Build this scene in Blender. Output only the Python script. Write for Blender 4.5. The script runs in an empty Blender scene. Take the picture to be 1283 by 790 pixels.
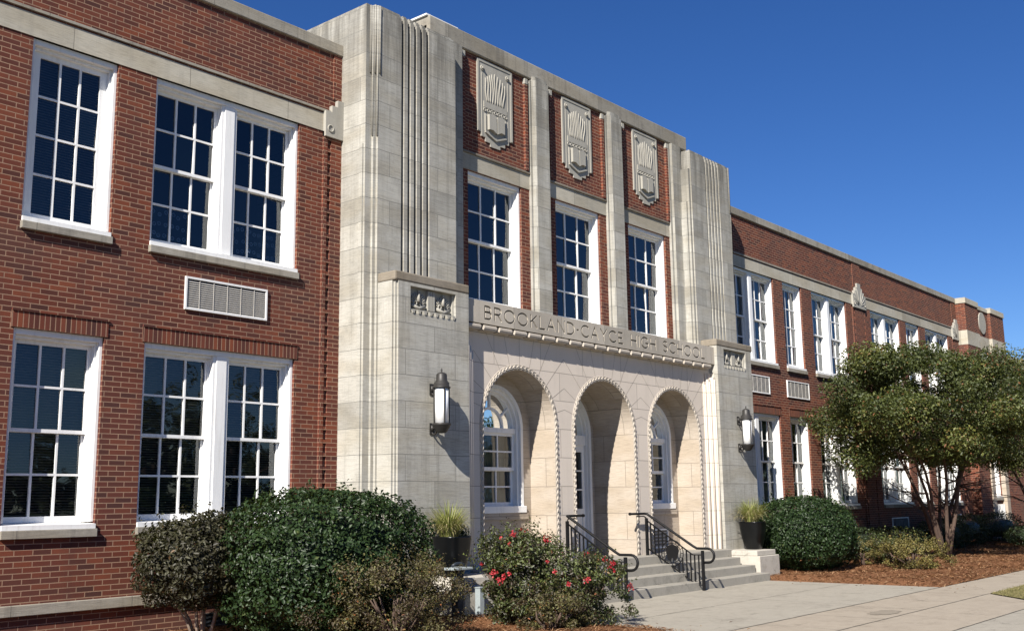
import bpy, bmesh, math, random
import numpy as np
from mathutils import Vector, Matrix
R = math.radians
random.seed(7)
rng = np.random.default_rng(11)
scene = bpy.context.scene
col = scene.collection

# ------------------------------------------------------------------ camera
cd = bpy.data.cameras.new('camera')
cam = bpy.data.objects.new('camera', cd)
col.objects.link(cam)
scene.camera = cam
cd.sensor_width = 36.0
cd.lens = 1320.9 / 1283 * 36
cd.clip_end = 3000
cd.clip_start = 0.1
YAW, PITCH, ROLL = 0.870843, 0.174724, -0.0142866
cy, sy, cp, sp = math.cos(YAW), math.sin(YAW), math.cos(PITCH), math.sin(PITCH)
fw = Vector((sy * cp, cy * cp, sp))
rt0 = Vector((cy, -sy, 0))
up0 = rt0.cross(fw)
rt = rt0 * math.cos(ROLL) + up0 * math.sin(ROLL)
up = -rt0 * math.sin(ROLL) + up0 * math.cos(ROLL)
m = Matrix(((rt.x, up.x, -fw.x), (rt.y, up.y, -fw.y), (rt.z, up.z, -fw.z))).to_4x4()
m.translation = Vector((-16.925, -12.794, 1.705))
cam.matrix_world = m

# ------------------------------------------------------------------ light
SUN_DIR = Vector((-3.08, -1.10, 2.46)).normalized()      # towards the sun
sun_el = math.asin(SUN_DIR.z)
sun_rot = math.atan2(SUN_DIR.x, SUN_DIR.y)
world = bpy.data.worlds.new('World')
scene.world = world
world.use_nodes = True
wn = world.node_tree
bg = wn.nodes['Background']
sky = wn.nodes.new('ShaderNodeTexSky')
sky.sky_type = 'NISHITA'
sky.sun_disc = False
sky.sun_elevation = sun_el
sky.sun_rotation = sun_rot
sky.altitude = 1200
sky.air_density = 1.0
sky.dust_density = 0.0
sky.ozone_density = 5.5
hs = wn.nodes.new('ShaderNodeHueSaturation')
hs.inputs['Saturation'].default_value = 1.20
hs.inputs['Hue'].default_value = 0.512
hs.inputs['Value'].default_value = 1.06
wn.links.new(sky.outputs[0], hs.inputs['Color'])
wn.links.new(hs.outputs[0], bg.inputs[0])
bg.inputs[1].default_value = 0.050
sd = bpy.data.lights.new('sun', 'SUN')
sd.energy = 4.7
sd.angle = R(0.5)
sd.color = (1.0, 0.94, 0.86)
so = bpy.data.objects.new('sun', sd)
col.objects.link(so)
so.location = SUN_DIR * 60
so.rotation_euler = SUN_DIR.to_track_quat('Z', 'Y').to_euler()
scene.view_settings.view_transform = 'Standard'
scene.view_settings.look = 'None'
scene.view_settings.gamma = 1
scene.view_settings.use_curve_mapping = False
scene.view_settings.exposure = 1.03
scene.cycles.max_bounces = 7
scene.cycles.transparent_max_bounces = 10
scene.cycles.glossy_bounces = 3
scene.cycles.diffuse_bounces = 3

# ------------------------------------------------------------------ materials
class NT:
    def __init__(s, name):
        s.m = bpy.data.materials.new(name)
        s.m.use_nodes = True
        s.t = s.m.node_tree
        s.b = s.t.nodes['Principled BSDF']
        s.out = s.t.nodes['Material Output']
    def n(s, typ, **kw):
        x = s.t.nodes.new('ShaderNode' + typ)
        for k, v in kw.items():
            setattr(x, k, v)
        return x
    def l(s, a, b):
        s.t.links.new(a, b)
    def noise(s, vec, scale, detail=4, rough=0.6):
        x = s.n('TexNoise')
        x.inputs['Scale'].default_value = scale
        x.inputs['Detail'].default_value = detail
        x.inputs['Roughness'].default_value = rough
        if vec is not None: s.l(vec, x.inputs['Vector'])
        return x.outputs['Fac']
    def ramp(s, fac, stops):
        x = s.n('ValToRGB')
        e = x.color_ramp.elements
        while len(e) < len(stops): e.new(0.5)
        for q, (p, c) in zip(e, stops):
            q.position = p
            q.color = (c, c, c, 1) if isinstance(c, (int, float)) else (*c, 1)
        s.l(fac, x.inputs[0])
        return x.outputs[0]
    def mix(s, fac, a, b, mode='MIX'):
        x = s.n('Mix', data_type='RGBA', blend_type=mode)
        for sock, v in ((x.inputs[0], fac), (x.inputs[6], a), (x.inputs[7], b)):
            if isinstance(v, (int, float)): sock.default_value = v
            elif isinstance(v, tuple): sock.default_value = (*v, 1)
            else: s.l(v, sock)
        return x.outputs[2]
    def math(s, op, a, b=0.0):
        x = s.n('Math', operation=op)
        for sock, v in ((x.inputs[0], a), (x.inputs[1], b)):
            if isinstance(v, (int, float)): sock.default_value = v
            else: s.l(v, sock)
        return x.outputs[0]
    def bump(s, h, strength=0.5, dist=0.01):
        x = s.n('Bump')
        x.inputs['Strength'].default_value = strength
        x.inputs['Distance'].default_value = dist
        s.l(h, x.inputs['Height'])
        s.l(x.outputs[0], s.b.inputs['Normal'])
    def stretch(s, vec, sc):
        x = s.n('Mapping')
        x.inputs['Scale'].default_value = sc
        s.l(vec, x.inputs['Vector'])
        return x.outputs[0]
    def done(s, rough=0.8, metal=0.0, spec=None):
        s.b.inputs['Roughness'].default_value = rough
        s.b.inputs['Metallic'].default_value = metal
        if spec is not None: s.b.inputs['Specular IOR Level'].default_value = spec
        return s.m

def brick_mat(name, bw=0.2286, rh=0.0678, mortar=0.0060, off=0.5, dirt=True):
    t = NT(name)
    uv = t.n('UVMap').outputs[0]
    obj = t.n('TexCoord').outputs['Object']
    b = t.n('TexBrick')
    b.offset = off
    t.l(uv, b.inputs['Vector'])
    b.inputs['Scale'].default_value = 1.0
    b.inputs['Brick Width'].default_value = bw
    b.inputs['Row Height'].default_value = rh
    b.inputs['Mortar Size'].default_value = mortar
    b.inputs['Mortar Smooth'].default_value = 0.15
    b.inputs['Bias'].default_value = 0.0
    b.inputs['Color1'].default_value = (0, 0, 0, 1)
    b.inputs['Color2'].default_value = (1, 1, 1, 1)
    b.inputs['Mortar'].default_value = (0.5, 0.5, 0.5, 1)
    c = t.ramp(b.outputs['Color'], [(0.0, (0.050, 0.018, 0.013)), (0.18, (0.095, 0.025, 0.014)),
                                    (0.65, (0.138, 0.033, 0.016)), (1.0, (0.205, 0.054, 0.022))])
    big = t.noise(obj, 0.55, 5, 0.65)
    c = t.mix(t.ramp(big, [(0.40, 0.0), (0.62, 0.75)]), c, t.mix(0.55, c, (0.075, 0.034, 0.030)))
    sx_ = t.n('SeparateXYZ'); t.l(obj, sx_.inputs[0])
    # rain-darkened courses under the sills, run-off under the coping, splash at the foot
    run = t.noise(t.stretch(obj, (2.2, 2.2, 0.30)), 1.0, 7, 0.72)
    c = t.mix(t.ramp(run, [(0.50, 0.0), (0.72, 0.5)]), c, (0.060, 0.028, 0.024))
    zz = sx_.outputs['Z']
    sill = t.math('MULTIPLY', t.ramp(t.math('SUBTRACT', zz, 4.35), [(0.15, 0.0), (0.72, 0.75)]), t.math('LESS_THAN', zz, 5.14))
    c = t.mix(t.math('MULTIPLY', sill, t.ramp(t.noise(t.stretch(obj, (1.1, 1.1, 0.8)), 1.0, 6, 0.7), [(0.42, 0.0), (0.58, 0.9)])), c, (0.070, 0.038, 0.031))
    foot = t.ramp(t.math('MULTIPLY', sx_.outputs['Z'], 0.5), [(0.05, 0.75), (0.55, 0.0)])
    c = t.mix(t.math('MULTIPLY', foot, t.ramp(big, [(0.3, 0.2), (0.6, 1.0)])), c, (0.085, 0.042, 0.032))
    fine = t.noise(obj, 55, 4)
    c = t.mix(t.ramp(fine, [(0.35, 0.0), (0.75, 0.35)]), c, (0.10, 0.035, 0.028))
    mo = t.mix(t.noise(obj, 3.0), (0.21, 0.125, 0.082), (0.35, 0.225, 0.150))
    mo = t.mix(t.ramp(run, [(0.45, 0.0), (0.75, 0.7)]), mo, (0.13, 0.085, 0.062))
    c = t.mix(b.outputs['Fac'], c, mo)
    t.l(c, t.b.inputs['Base Color'])
    h = t.math('SUBTRACT', t.math('MULTIPLY', fine, 0.35), b.outputs['Fac'])
    t.bump(h, 0.55, 0.006)
    return t.done(0.88, spec=0.3)

def stone_mat(name, base=(0.46, 0.447, 0.398), dark=(0.19, 0.18, 0.155), bw=1.12, rh=0.407, joints=True, stain=1.0, tooled=True, zoff=0.0, tone=0.66, runoff=False):
    t = NT(name)
    uv = t.n('UVMap').outputs[0]
    obj = t.n('TexCoord').outputs['Object']
    vec = uv
    if zoff:
        mp = t.n('Mapping'); mp.inputs['Location'].default_value = (0.13, zoff, 0)
        t.l(uv, mp.inputs['Vector']); vec = mp.outputs[0]
    c = t.mix(t.noise(obj, 1.3, 5), base, tuple(x * 0.86 for x in base))
    h = None
    if joints:
        b = t.n('TexBrick')
        b.offset = 0.43
        t.l(vec, b.inputs['Vector'])
        for k, v in (('Scale', 1.0), ('Brick Width', bw), ('Row Height', rh), ('Mortar Size', 0.0055), ('Mortar Smooth', 0.2), ('Bias', 0.0)):
            b.inputs[k].default_value = v
        b.inputs['Color1'].default_value = (0, 0, 0, 1); b.inputs['Color2'].default_value = (1, 1, 1, 1)
        pat = t.ramp(t.noise(t.stretch(uv, (0.9, 2.457, 1)), 1.0, 1), [(0.42, (1, 1, 1)), (0.62, (0.86, 0.82, 0.75))])
        if tooled: c = t.mix(0.7, c, pat, 'MULTIPLY')
        c = t.mix(0.9, c, t.ramp(b.outputs['Color'], [(0, tone), (0.3, (tone + 2.2) / 3.2), (1, 1.0)]), 'MULTIPLY')
    # rain streaks and weathering with their own shapes
    st = t.noise(t.stretch(obj, (7, 7, 0.35)), 1.0, 6, 0.7)
    c = t.mix(t.math('MULTIPLY', t.ramp(st, [(0.50, 0.0), (0.74, 0.8)]), 0.55 * stain), c, dark)
    pt = t.noise(obj, 2.3, 8, 0.75)
    c = t.mix(t.math('MULTIPLY', t.ramp(pt, [(0.50, 0.0), (0.70, 0.75)]), 0.45 * stain), c, dark)
    if runoff:
        sx_ = t.n('SeparateXYZ'); t.l(obj, sx_.inputs[0])
        hi = t.ramp(t.math('MULTIPLY', t.math('SUBTRACT', sx_.outputs['Z'], 7.2), 0.42), [(0.0, 0.0), (0.55, 0.45), (0.95, 1.0)])
        s2 = t.noise(t.stretch(obj, (4.5, 4.5, 0.22)), 1.0, 7, 0.75)
        c = t.mix(t.math('MULTIPLY', hi, t.ramp(s2, [(0.36, 0.0), (0.58, 0.9)])), c, tuple(x * 0.75 for x in dark))
        lo = t.ramp(t.math('MULTIPLY', sx_.outputs['Z'], 0.5), [(0.1, 0.6), (0.6, 0.0)])
        c = t.mix(t.math('MULTIPLY', lo, t.ramp(s2, [(0.40, 0.0), (0.65, 0.6)])), c, dark)
    fine = t.noise(obj, 70, 3)
    c = t.mix(0.14, c, fine, 'OVERLAY')
    tool = t.noise(t.stretch(obj, (5, 5, 95)), 1.0, 3, 0.6)
    if tooled: c = t.mix(0.75, c, t.ramp(tool, [(0.36, 0.74), (0.55, 1.0)]), 'MULTIPLY')
    h = t.math('ADD', t.math('MULTIPLY', tool, 0.55 if tooled else 0.12), t.math('MULTIPLY', fine, 0.15))
    if joints:
        c = t.mix(b.outputs['Fac'], c, tuple(x * 0.42 for x in base))
        h = t.math('SUBTRACT', h, b.outputs['Fac'])
    t.l(c, t.b.inputs['Base Color'])
    t.bump(h, 0.6, 0.006)
    return t.done(0.9, spec=0.25)

def plain(name, colr, rough=0.5, metal=0.0, var=0.12, scale=6, spec=None, bump=0.0):
    t = NT(name)
    obj = t.n('TexCoord').outputs['Object']
    n = t.noise(obj, scale, 5)
    t.l(t.mix(n, tuple(x * (1 - var) for x in colr), tuple(min(1, x * (1 + var)) for x in colr)), t.b.inputs['Base Color'])
    if bump: t.bump(t.noise(obj, scale * 12, 3), bump, 0.004)
    return t.done(rough, metal, spec)

M = {}
M['brick'] = brick_mat('red_brick')
M['soldier'] = brick_mat('soldier_brick', bw=0.0678, rh=0.2286, off=0.0)
M['stone'] = stone_mat('limestone', runoff=True, stain=1.35)
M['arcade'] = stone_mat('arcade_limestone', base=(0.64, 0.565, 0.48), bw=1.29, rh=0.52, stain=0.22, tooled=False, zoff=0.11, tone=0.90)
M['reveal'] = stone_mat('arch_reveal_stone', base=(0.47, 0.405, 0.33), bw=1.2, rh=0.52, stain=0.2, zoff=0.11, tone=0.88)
M['band'] = stone_mat('stone_trim', base=(0.50, 0.465, 0.38), bw=1.75, rh=50, stain=0.6, zoff=-9.0)
M['weathered'] = stone_mat('weathered_stone', base=(0.37, 0.345, 0.29), dark=(0.12, 0.11, 0.095), bw=1.55, rh=50, stain=1.5, zoff=-9.0)
M['cap'] = stone_mat('brown_weathered_cap', base=(0.27, 0.235, 0.185), dark=(0.12, 0.105, 0.085), bw=1.9, rh=50, stain=1.0, zoff=-9.0)
M['carved'] = stone_mat('carved_stone', base=(0.355, 0.34, 0.295), joints=False, stain=0.8, tooled=False)
M['frieze'] = stone_mat('frieze_stone', base=(0.47, 0.425, 0.355), bw=1.38, rh=50, stain=0.7, tooled=False, zoff=-9.0)
M['rope'] = stone_mat('rope_stone', base=(0.47, 0.42, 0.355), joints=False, stain=0.6, tooled=False)
def paint_mat():
    t = NT('white_paint')
    obj = t.n('TexCoord').outputs['Object']
    c = t.mix(t.noise(obj, 3.0, 5), (0.80, 0.80, 0.785), (0.72, 0.72, 0.70))
    st = t.noise(t.stretch(obj, (14, 14, 1.2)), 1.0, 6, 0.7)
    c = t.mix(t.ramp(st, [(0.52, 0.0), (0.72, 0.45)]), c, (0.46, 0.45, 0.42))
    t.l(c, t.b.inputs['Base Color'])
    t.bump(t.noise(t.stretch(obj, (30, 30, 4)), 1.0, 3), 0.15, 0.003)
    return t.done(0.48)
M['white'] = paint_mat()
M['white_dull'] = plain('aged_white_paint', (0.60, 0.60, 0.58), 0.6, var=0.12)
M['black'] = plain('black_iron', (0.006, 0.006, 0.0065), 0.5, var=0.3, spec=0.25)
M['bronze'] = plain('dark_bronze', (0.030, 0.028, 0.026), 0.5, 0.2, var=0.3, scale=20)
M['pot'] = plain('glazed_black_pot', (0.004, 0.0045, 0.005), 0.28, var=0.4, scale=5, spec=0.28)
M['soil'] = plain('soil', (0.05, 0.032, 0.02), 0.95, var=0.4, scale=30, bump=0.6)
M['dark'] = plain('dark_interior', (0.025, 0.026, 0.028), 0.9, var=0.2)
M['blind'] = plain('window_blind', (0.24, 0.25, 0.25), 0.6, var=0.08)
M['curtain'] = plain('drawn_curtain', (0.16, 0.23, 0.24), 0.8, var=0.2, scale=2)
M['screen'] = plain('perforated_screen', (0.17, 0.17, 0.18), 0.6, var=0.2)
M['sticker'] = plain('paw_decal', (0.33, 0.42, 0.55), 0.6, var=0.1)
M['grille_in'] = plain('grille_back', (0.13, 0.12, 0.11), 0.8, var=0.2)
M['grille_slat'] = plain('grille_slat', (0.42, 0.40, 0.36), 0.55, var=0.1)
M['roof'] = plain('roof_gravel', (0.20, 0.19, 0.18), 0.95, var=0.2, scale=20)
M['greymetal'] = plain('grey_blue_post', (0.30, 0.34, 0.35), 0.5, 0.1, var=0.15)
M['darkmetal'] = plain('dark_blue_post', (0.020, 0.026, 0.035), 0.5, 0.1, var=0.15)
M['concrete_step'] = None

def lamp_glass():
    t = NT('opal_glass')
    t.b.inputs['Base Color'].default_value = (0.88, 0.88, 0.86, 1)
    t.b.inputs['Subsurface Weight'].default_value = 0.0
    return t.done(0.25)
M['opal'] = lamp_glass()

def glass_mat(name, tint=0.55, ior=1.62):
    t = NT(name)
    t.t.nodes.remove(t.b)
    tr = t.n('BsdfTransparent'); tr.inputs[0].default_value = (tint, tint * 1.03, tint * 1.05, 1)
    gl = t.n('BsdfGlossy'); gl.inputs['Roughness'].default_value = 0.015
    gl.inputs['Color'].default_value = (0.92, 0.97, 1.0, 1)
    obj = t.n('TexCoord').outputs['Object']
    bp = t.n('Bump'); bp.inputs['Strength'].default_value = 0.09; bp.inputs['Distance'].default_value = 0.02
    t.l(t.noise(obj, 1.7, 2), bp.inputs['Height'])
    t.l(bp.outputs[0], gl.inputs['Normal'])
    fr = t.n('Fresnel'); fr.inputs['IOR'].default_value = ior
    t.l(bp.outputs[0], fr.inputs['Normal'])
    mx = t.n('MixShader')
    t.l(fr.outputs[0], mx.inputs[0]); t.l(tr.outputs[0], mx.inputs[1]); t.l(gl.outputs[0], mx.inputs[2])
    t.l(mx.outputs[0], t.out.inputs[0])
    return t.m
M['glass'] = glass_mat('window_glass', 0.70, 1.75)

def concrete_mat(name, base, dark, joint=True, seed=0.0):
    t = NT(name)
    obj = t.n('TexCoord').outputs['Object']
    c = t.mix(t.noise(obj, 0.7 + seed, 6, 0.7), base, tuple(x * 0.80 for x in base))
    sp_ = t.noise(obj, 5.0, 8, 0.8)
    c = t.mix(t.ramp(sp_, [(0.50, 0.0), (0.72, 0.6)]), c, dark)
    fine = t.noise(obj, 130, 3, 0.7)
    c = t.mix(t.ramp(fine, [(0.35, 0.35), (0.62, 0.0)]), c, dark)
    blot = t.noise(obj, 1.1 + seed, 9, 0.82)
    c = t.mix(t.ramp(blot, [(0.53, 0.0), (0.60, 0.35), (0.75, 0.5)]), c, tuple(x * .9 for x in dark))
    vo = t.n('TexVoronoi', feature='DISTANCE_TO_EDGE'); vo.inputs['Scale'].default_value = 0.35
    wv = t.n('Vector' + 'Math', operation='ADD'); nz = t.n('TexNoise'); nz.inputs['Scale'].default_value = 2.5; nz.inputs['Detail'].default_value = 6
    t.l(obj, nz.inputs['Vector']); t.l(obj, wv.inputs[0]); t.l(nz.outputs['Color'], wv.inputs[1]); t.l(wv.outputs[0], vo.inputs['Vector'])
    c = t.mix(t.math('MULTIPLY', t.ramp(vo.outputs['Distance'], [(0.0, 1.0), (0.006, 0.0)]), t.ramp(blot, [(0.50, 0.0), (0.55, 0.6)])), c, tuple(x * .45 for x in dark))
    wear = t.noise(t.stretch(obj, (1, 2.4, 1)), 1.6, 7, 0.75)
    c = t.mix(t.ramp(wear, [(0.55, 0.0), (0.78, 0.35)]), c, tuple(min(1, x * 1.25) for x in base))
    t.l(c, t.b.inputs['Base Color'])
    t.bump(t.math('ADD', fine, t.math('MULTIPLY', sp_, 0.7)), 0.35, 0.004)
    return t.done(0.93, spec=0.2)
M['plaza'] = concrete_mat('plaza_concrete', (0.35, 0.325, 0.27), (0.18, 0.16, 0.13))
M['walk'] = concrete_mat('sidewalk_concrete', (0.36, 0.315, 0.25), (0.20, 0.165, 0.125), seed=0.3)
M['concrete_step'] = concrete_mat('step_concrete', (0.34, 0.32, 0.275), (0.17, 0.16, 0.135), seed=0.5)
M['cheek'] = concrete_mat('pedestal_stone', (0.50, 0.47, 0.41), (0.26, 0.24, 0.20), seed=0.9)
M['joint'] = plain('joint_dirt', (0.075, 0.065, 0.05), 0.95, var=0.3, scale=20)

def ground_mat(name, cols, scale, bump=0.8):
    t = NT(name)
    obj = t.n('TexCoord').outputs['Object']
    n = t.noise(obj, scale, 6, 0.8)
    n2 = t.noise(obj, scale * 0.06, 4)
    c = t.ramp(n, [(0.3, cols[0]), (0.5, cols[1]), (0.7, cols[2])])
    c = t.mix(t.ramp(n2, [(0.4, 0.0), (0.7, 0.5)]), c, cols[0])
    t.l(c, t.b.inputs['Base Color'])
    t.bump(n, bump, 0.03)
    return t.done(0.95, spec=0.1)
M['mulch'] = ground_mat('pine_straw', [(0.090, 0.041, 0.021), (0.19, 0.090, 0.044), (0.31, 0.17, 0.088)], 28)
M['grass'] = ground_mat('lawn', [(0.11, 0.10, 0.04), (0.20, 0.175, 0.075), (0.30, 0.255, 0.12)], 35)
M['earth'] = ground_mat('open_ground', [(0.025, 0.035, 0.014), (0.045, 0.055, 0.022), (0.07, 0.075, 0.032)], 2)
M['asphalt'] = ground_mat('asphalt', [(0.035, 0.035, 0.036), (0.05, 0.05, 0.05), (0.07, 0.07, 0.068)], 60, 0.3)

def leaf_mat(name, stops, rough=0.45, trans=0.25, spec=0.5):
    t = NT(name)
    a = t.n('Attribute', attribute_name='rnd')
    c = t.ramp(a.outputs['Fac'], stops)
    t.l(c, t.b.inputs['Base Color'])
    t.done(rough, spec=spec)
    tl = t.n('BsdfTranslucent'); t.l(t.mix(0.5, c, (0.20, 0.24, 0.02)), tl.inputs[0])
    mx = t.n('MixShader'); mx.inputs[0].default_value = trans
    t.l(t.b.outputs[0], mx.inputs[1]); t.l(tl.outputs[0], mx.inputs[2])
    t.l(mx.outputs[0], t.out.inputs[0])
    return t.m
M['leaf_holly'] = leaf_mat('glossy_holly_leaf', [(0, (0.010, 0.020, 0.008)), (0.5, (0.022, 0.042, 0.014)), (0.96, (0.040, 0.066, 0.020)), (1.0, (0.07, 0.09, 0.03))], 0.42, 0.12, 0.24)
M['leaf_dark'] = leaf_mat('bronze_dark_leaf', [(0, (0.018, 0.015, 0.010)), (0.5, (0.036, 0.034, 0.018)), (0.9, (0.058, 0.058, 0.028)), (1.0, (0.12, 0.07, 0.03))], 0.50, 0.10, 0.3)
M['leaf_rose'] = leaf_mat('rose_leaf', [(0, (0.035, 0.022, 0.012)), (0.3, (0.040, 0.045, 0.016)), (0.6, (0.062, 0.080, 0.022)), (0.9, (0.11, 0.135, 0.035)), (1.0, (0.20, 0.08, 0.04))], 0.5, 0.2)
M['leaf_brown'] = leaf_mat('brown_leaf', [(0, (0.035, 0.022, 0.012)), (0.4, (0.065, 0.050, 0.020)), (0.7, (0.095, 0.088, 0.028)), (0.92, (0.14, 0.14, 0.04)), (1.0, (0.26, 0.09, 0.03))], 0.6, 0.2)
M['leaf_gold'] = leaf_mat('golden_leaf', [(0, (0.075, 0.052, 0.018)), (0.5, (0.16, 0.14, 0.04)), (0.85, (0.26, 0.22, 0.06)), (1.0, (0.28, 0.14, 0.06))], 0.6, 0.3)
M['leaf_hedge'] = leaf_mat('hedge_leaf', [(0, (0.014, 0.024, 0.010)), (0.6, (0.030, 0.050, 0.018)), (1.0, (0.055, 0.075, 0.025))], 0.5, 0.15)
M['leaf_myrtle'] = leaf_mat('myrtle_leaf', [(0, (0.026, 0.032, 0.011)), (0.35, (0.048, 0.062, 0.017)), (0.7, (0.092, 0.112, 0.028)), (0.93, (0.165, 0.165, 0.040)), (1.0, (0.17, 0.075, 0.03))], 0.55, 0.3)
M['leaf_tree'] = leaf_mat('oak_leaf', [(0, (0.03, 0.04, 0.015)), (1.0, (0.08, 0.10, 0.03))], 0.6, 0.25)
M['petal'] = leaf_mat('red_petal', [(0, (0.25, 0.010, 0.016)), (1.0, (0.55, 0.04, 0.055))], 0.5, 0.3)
M['blade'] = leaf_mat('grass_blade', [(0, (0.12, 0.16, 0.035)), (0.55, (0.30, 0.33, 0.09)), (0.8, (0.42, 0.37, 0.17)), (1.0, (0.50, 0.40, 0.24))], 0.6, 0.35)
M['straw'] = leaf_mat('straw', [(0, (0.10, 0.046, 0.023)), (0.6, (0.22, 0.108, 0.052)), (1.0, (0.40, 0.26, 0.15))], 0.8, 0.1, 0.1)
M['lawnblade'] = leaf_mat('lawn_blade', [(0, (0.10, 0.105, 0.035)), (0.6, (0.21, 0.19, 0.08)), (1.0, (0.36, 0.31, 0.16))], 0.8, 0.2, 0.1)
M['bark'] = plain('brown_bark', (0.085, 0.055, 0.040), 0.85, var=0.5, scale=9, bump=0.5)
M['bark_pale'] = plain('pale_bark', (0.26, 0.20, 0.15), 0.85, var=0.4, scale=9, bump=0.5)

# ------------------------------------------------------------------ mesh building
class MB:
    def __init__(s):
        s.v = []; s.f = []; s.mi = []; s.sm = []
    def quad(s, a, b, c, d, mi=0, sm=False):
        k = len(s.v); s.v += [a, b, c, d]; s.f.append((k, k + 1, k + 2, k + 3)); s.mi.append(mi); s.sm.append(sm)
    def poly(s, pts, mi=0):
        k = len(s.v); s.v += list(pts); s.f.append(tuple(range(k, k + len(pts)))); s.mi.append(mi); s.sm.append(False)
    def box(s, x0, x1, y0, y1, z0, z1, mi=0):
        x0, x1 = sorted((x0, x1)); y0, y1 = sorted((y0, y1)); z0, z1 = sorted((z0, z1))
        k = len(s.v)
        s.v += [(x0, y0, z0), (x1, y0, z0), (x1, y1, z0), (x0, y1, z0), (x0, y0, z1), (x1, y0, z1), (x1, y1, z1), (x0, y1, z1)]
        for f in ((0, 3, 2, 1), (4, 5, 6, 7), (0, 1, 5, 4), (1, 2, 6, 5), (2, 3, 7, 6), (3, 0, 4, 7)):
            s.f.append(tuple(k + i for i in f)); s.mi.append(mi); s.sm.append(False)
        return s
    def prism(s, pts, z0, z1, mi=0, axis='z'):
        """pts: outline; axis z -> (x,y) extruded in z; axis y -> (x,z) extruded in y"""
        a = sum(pts[i][0] * pts[(i + 1) % len(pts)][1] - pts[(i + 1) % len(pts)][0] * pts[i][1] for i in range(len(pts)))
        if (a < 0) != (axis == 'y'): pts = pts[::-1]
        n = len(pts); k = len(s.v)
        P = (lambda p, w: (p[0], p[1], w)) if axis == 'z' else (lambda p, w: (p[0], w, p[1]))
        s.v += [P(p, z0) for p in pts] + [P(p, z1) for p in pts]
        s.f.append(tuple(k + i for i in reversed(range(n)))); s.f.append(tuple(k + n + i for i in range(n)))
        s.mi += [mi, mi]; s.sm += [False, False]
        for i in range(n):
            j = (i + 1) % n
            s.f.append((k + i, k + j, k + n + j, k + n + i)); s.mi.append(mi); s.sm.append(False)
        return s
    def tube(s, pts, r, seg=8, mi=0, closed=False):
        pts = [Vector(p) for p in pts]; n = len(pts)
        rr = r if isinstance(r, (list, tuple)) else [r] * n
        k = len(s.v); prev = None
        for i, p in enumerate(pts):
            if closed: d = pts[(i + 1) % n] - pts[i - 1]
            else: d = pts[min(i + 1, n - 1)] - pts[max(i - 1, 0)]
            d.normalize()
            if prev is None:
                a = Vector((0, 0, 1)) if abs(d.z) < 0.9 else Vector((1, 0, 0))
                u = d.cross(a).normalized()
            else:
                u = (prev - d * prev.dot(d))
                u = u.normalized() if u.length > 1e-6 else d.orthogonal().normalized()
            prev = u; w = d.cross(u)
            for j in range(seg):
                t = 2 * math.pi * j / seg
                s.v.append(tuple(p + (u * math.cos(t) + w * math.sin(t)) * rr[i]))
        for i in range(n if closed else n - 1):
            for j in range(seg):
                a = k + i * seg + j; b = k + i * seg + (j + 1) % seg
                i2 = (i + 1) % n
                c = k + i2 * seg + (j + 1) % seg; d_ = k + i2 * seg + j
                s.f.append((a, b, c, d_)); s.mi.append(mi); s.sm.append(True)
        if not closed:
            s.f.append(tuple(k + j for j in reversed(range(seg)))); s.mi.append(mi); s.sm.append(False)
            s.f.append(tuple(k + (n - 1) * seg + j for j in range(seg))); s.mi.append(mi); s.sm.append(False)
        return s
    def lathe(s, prof, cx, cy, seg=32, mi=0):
        k = len(s.v); n = len(prof)
        for r, z in prof:
            for j in range(seg):
                t = 2 * math.pi * j / seg
                s.v.append((cx + r * math.cos(t), cy + r * math.sin(t), z))
        for i in range(n - 1):
            for j in range(seg):
                a = k + i * seg + j; b = k + i * seg + (j + 1) % seg
                s.f.append((a, b, b + seg, a + seg)); s.mi.append(mi); s.sm.append(True)
        return s
    def build(s, name, mats, parent=None, origin=None, bevel=0.0):
        me = bpy.data.meshes.new(name)
        V = np.array(s.v, dtype=np.float64)
        if origin is not None: V = V - np.array(origin)
        me.from_pydata(V.tolist(), [], s.f)
        if not isinstance(mats, (list, tuple)): mats = [mats]
        for q in mats: me.materials.append(q)
        me.polygons.foreach_set('material_index', s.mi)
        me.polygons.foreach_set('use_smooth', s.sm)
        uvl = me.uv_layers.new(name='UVMap')
        o_ = origin or (0, 0, 0)
        nl = len(me.loops)
        li = np.zeros(nl, dtype=np.int32); me.loops.foreach_get('vertex_index', li)
        nor = np.zeros(len(me.polygons) * 3); me.polygons.foreach_get('normal', nor); nor = np.abs(nor.reshape(-1, 3))
        lt = np.zeros(len(me.polygons), dtype=np.int32); me.polygons.foreach_get('loop_total', lt)
        ax = np.argmax(nor + np.array([0, 1e-4, 0]), axis=1)
        axl = np.repeat(ax, lt)
        W = (V + np.array(o_))[li]
        uv = np.where((axl == 0)[:, None], W[:, [1, 2]], np.where((axl == 1)[:, None], W[:, [0, 2]], W[:, [0, 1]]))
        uvl.data.foreach_set('uv', uv.ravel())
        me.update()
        o = bpy.data.objects.new(name, me)
        col.objects.link(o)
        if origin is not None: o.location = origin
        if parent is not None: o.parent = parent
        if bevel:
            b = o.modifiers.new('bevel', 'BEVEL'); b.width = bevel; b.segments = 2; b.limit_method = 'ANGLE'; b.angle_limit = R(40)
        return o

def tag(o, label=None, cat=None, group=None, kind=None):
    if label: o['label'] = label
    if cat: o['category'] = cat
    if group: o['group'] = group
    if kind: o['kind'] = kind
    return o
def empty(name, loc=(0, 0, 0)):
    o = bpy.data.objects.new(name, None); o.location = loc; col.objects.link(o)
    o.empty_display_size = 0.3
    return o

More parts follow.
